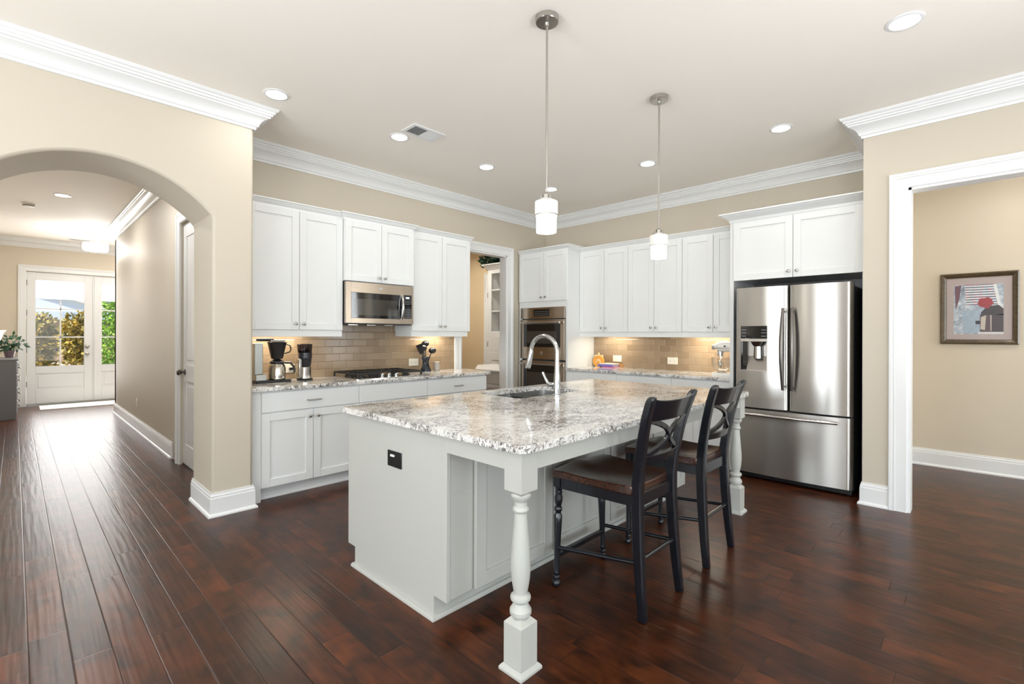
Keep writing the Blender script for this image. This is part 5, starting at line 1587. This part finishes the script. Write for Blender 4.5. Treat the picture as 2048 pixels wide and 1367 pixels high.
# open hutch on the wall above
HX = 5.80
hy0, hy1, hz0, hz1 = 4.93, 6.20, 1.29, 2.50
t = thing('open_hutch', 'white open shelf hutch in the pantry passage with a moulded cornice', 'hutch', (6.0, 5.5, hz0))
MB().box(HX+0.02, 6.395, hy1-0.02, hy1, hz0, hz1).box(HX+0.02, 6.395, hy0, hy0+0.02, hz0, hz1).box(HX, HX+0.02, hy1-0.085, hy1, hz0+0.11, hz1-0.09).box(HX, HX+0.02, hy0, hy1, hz1-0.09, hz1).box(HX, HX+0.02, hy0, hy1, hz0, hz0+0.11).box(HX+0.02, 6.395, hy0, hy1, hz0+0.07, hz0+0.11).box(HX+0.02, 6.395, hy0, hy1, hz1-0.02, hz1).build('body', CAB, t, bevel=0.001)
MB().box(6.375, 6.395, hy0, hy1, hz0, hz1).build('back_panel', paint('cream_hutch_back', lin('#efe3ce'), 0.5), t)
for z in (1.74, 2.11):
    MB().box(HX+0.01, 6.375, hy0+0.02, hy1-0.02, z, z+0.022).build('shelf', CAB, t, bevel=0.001)
MB().sweep([(0, hz1-0.03), (0.01, hz1-0.02), (0.03, hz1+0.01), (0.07, hz1+0.045), (0.085, hz1+0.055), (0.085, hz1+0.07), (0, hz1+0.07)], [(HX, hy0), (HX, hy1), (6.395, hy1)]).build('cornice', CAB, t, smooth=25)
MB().box(HX, 6.395, hy0, hy1, hz1, hz1+0.068).build('top_panel', CAB, t)
t = thing('figurine', 'small white china figurine on the middle hutch shelf', 'ornament', (5.92, 5.62, 1.762))
MB().ell((5.92, 5.66, 1.80), (0.05, 0.07, 0.035), 16, 8).ell((5.92, 5.60, 1.835), (0.025, 0.03, 0.03), 14, 8).tube([(5.92, 5.61, 1.80), (5.92, 5.60, 1.83)], 0.018, 8).build('body', WHITEP, t)
MB().ell((5.92, 5.655, 1.768), (0.04, 0.06, 0.008), 14, 6).build('base', WHITEP, t)
t = thing('plate_stack', 'short stack of white plates on the lowest hutch shelf', 'plates', (5.93, 5.58, 1.40))
for k_ in range(3):
    MB().lathe((5.93, 5.56, 1.40+k_*0.012), [(0.06, 0), (0.065, 0.004), (0.10, 0.010), (0.10, 0.013), (0.001, 0.006)], 24).build('plate', WHITEP, t)
# greenery on top of the hutch
t = thing('ivy_basket', 'dark green ivy spilling from a basket on top of the hutch', 'plant', (6.0, 5.75, hz1+0.07))
MB().lathe((6.0, 5.60, hz1+0.068), [(0.09, 0.002), (0.12, 0.10), (0.11, 0.10), (0.001, 0.08)], 20).build('basket', wood('brown_wicker', lin('#4b2f22'), lin('#6d4733'), 0.6, (80, 80, 80)), t)
IVY = leaf_mat('dark_ivy_leaves', lin('#0d2a1d'), lin('#21472f'))
mb = leaf_cloud(MB(), (5.95, 5.80, hz1+0.215), (0.22, 0.42, 0.11), 620, 0.10, rg)
leaf_cloud(mb, (5.84, 6.27, hz1+0.13), (0.12, 0.13, 0.10), 170, 0.085, rg)
mb.build('foliage', IVY, t, smooth=180)
# pantry door at the far side
casing('trim_14', 6.16, 6.83, 2.44, 0.10, 6.4, 'x', -1, label='white casing of the pantry side door')
mb = MB(); panel_door(mb, 6.17, 6.82, 0.01, 2.43, [(6.28, 6.71, 0.2, 0.85), (6.28, 6.71, 1.0, 2.3)], -0.03, 0.0, lambda u, v, w_: (6.375-w_, u, v))
d = struct(mb.build('door_4', TRIM, bevel=0.003), 'white panelled door in the pantry passage')
for z in (0.3, 1.16, 2.1): MB().box(6.372, 6.40, 6.810, 6.826, z-0.05, z+0.05).build('hinge', DKNICKEL, d)
struct(MB().sweep(crown_prof(3.0, 0.10, 0.11), [(6.4, 4.84), (6.4, 8.1), (1.34, 8.1)]).build('trim_15', paint('tan_crown_paint', lin('#dcc8a6'), 0.5), smooth=25), 'tan crown moulding of the pantry passage')

# ------------------------------------------------------------------ outside the front doors
struct(MB().box(-20, 24, 12.66, 60, -0.25, -0.12).build('ground', paint('pale_concrete', lin('#cfc6b6'), 0.9, 0.1, 2)), 'pale sunlit ground outside the front doors')
struct(MB().box(-20, 24, 23.5, 30, -0.12, -0.115).build('street', paint('asphalt', lin('#8a8d92'), 0.9, 0.1, 4)), 'grey street beyond the bushes')
MAG = leaf_mat('golden_magnolia_leaves', lin('#4f5a22'), lin('#c9a94e'))
CON = leaf_mat('bright_conifer_needles', lin('#4f7d22'), lin('#a3cf4a'))
def bush(label, x, y, clouds, mat, nm='magnolia_bush'):
    t = thing(nm, label, 'bush', (x, y, -0.12))
    mb = MB()
    for k_ in range(4):
        a = k_*1.6
        mb.tube([(x+0.05*math.cos(a), y+0.05*math.sin(a), -0.12), (x+0.15*math.cos(a), y+0.15*math.sin(a), 0.5), (x+0.35*math.cos(a), y+0.3*math.sin(a), 1.1)], [0.035, 0.028, 0.015], 6)
    mb.build('stems', paint('pale_bark', lin('#a8a08f'), 0.8, 0.2, 20), t)
    mb = MB()
    for c, r_, n, s_ in clouds: leaf_cloud(mb, c, r_, n, s_, rg)
    mb.build('foliage', mat, t, smooth=180)
bush('golden-leaved magnolia bush seen through the left half of the left door glass', 0.42, 16.9, [((0.38, 16.9, 1.22), (0.45, 0.5, 0.62), 1300, 0.15), ((0.40, 16.8, 0.55), (0.40, 0.4, 0.42), 500, 0.14)], MAG)
bush('golden-leaved magnolia bush seen through the right half of the left door glass', 1.16, 15.9, [((1.10, 15.9, 1.22), (0.37, 0.45, 0.66), 1200, 0.14), ((1.14, 15.8, 0.50), (0.30, 0.32, 0.38), 350, 0.13)], MAG)
t = thing('conifer', 'bright green conifer seen through the right door glass', 'tree', (2.15, 18.6, -0.12))
MB().tube([(2.15, 18.6, -0.12), (2.15, 18.6, 3.6)], [0.08, 0.02], 8).build('trunk', paint('brown_bark', lin('#5b4632'), 0.9, 0.2, 20), t)
mb = MB()
for i in range(12):
    z = 0.3+i*0.32
    r_ = 0.75*(1-i/14)
    leaf_cloud(mb, (2.15, 18.6, z), (r_, r_, 0.30), 330-i*15, 0.14, rg)
mb.build('foliage', CON, t, smooth=180)
# neighbouring house
t = thing('neighbour_house', 'pale neighbouring house with a low gable seen through the front door glass', 'house', (-1.0, 34, -0.12))
HS = paint('white_siding', lin('#d3dbe2'), 0.7, 0.03, 1)
HB = paint('tan_brick', lin('#a58a6c'), 0.8, 0.12, 6)
MB().box(-9, 4, 34, 40, -0.12, 2.4).box(3.5, 14, 38, 44, -0.12, 3.2).build('wall', HB, t)
MB().prism([(-9.6, 2.3), (4.3, 2.3), (4.3, 2.4), (-2.5, 4.6), (-9.6, 2.4)], 33.6, 40, 'y').build('gable', HS, t)
mb = MB()
mb.bar((-2.5, 33.5, 4.75), (4.7, 33.5, 2.28), 0.24, 0.3, up=(0, 1, 0)).bar((-2.5, 33.5, 4.75), (-10.0, 33.5, 2.28), 0.24, 0.3, up=(0, 1, 0))
mb.build('rake_trim', paint('pale_fascia', lin('#e6e2d6'), 0.6), t)
MB().box(-9.6, 4.3, 33.4, 33.62, 2.05, 2.45).build('eave_board', paint('grey_eave', lin('#b8c4cf'), 0.6), t)
MB().box(-3.2, 1.2, 33.9, 34.0, -0.12, 1.9).build('garage_door', paint('bluegrey_garage', lin('#8c99a5'), 0.6), t)
MB().prism([(3.0, 3.2), (15, 3.2), (13, 5.4), (4.5, 5.4)], 37.8, 44.4, 'y').build('roof', paint('bluegrey_shingles', lin('#8fa4b4'), 0.8, 0.1, 8), t)
MB().box(2.2, 3.4, 33.9, 34.0, 0.7, 2.0).build('window', plastic('dark_window', lin('#3d4a58'), 0.1), t)

for o in bpy.data.objects:
    if '_base' in o: del o['_base']
bpy.context.view_layer.update()
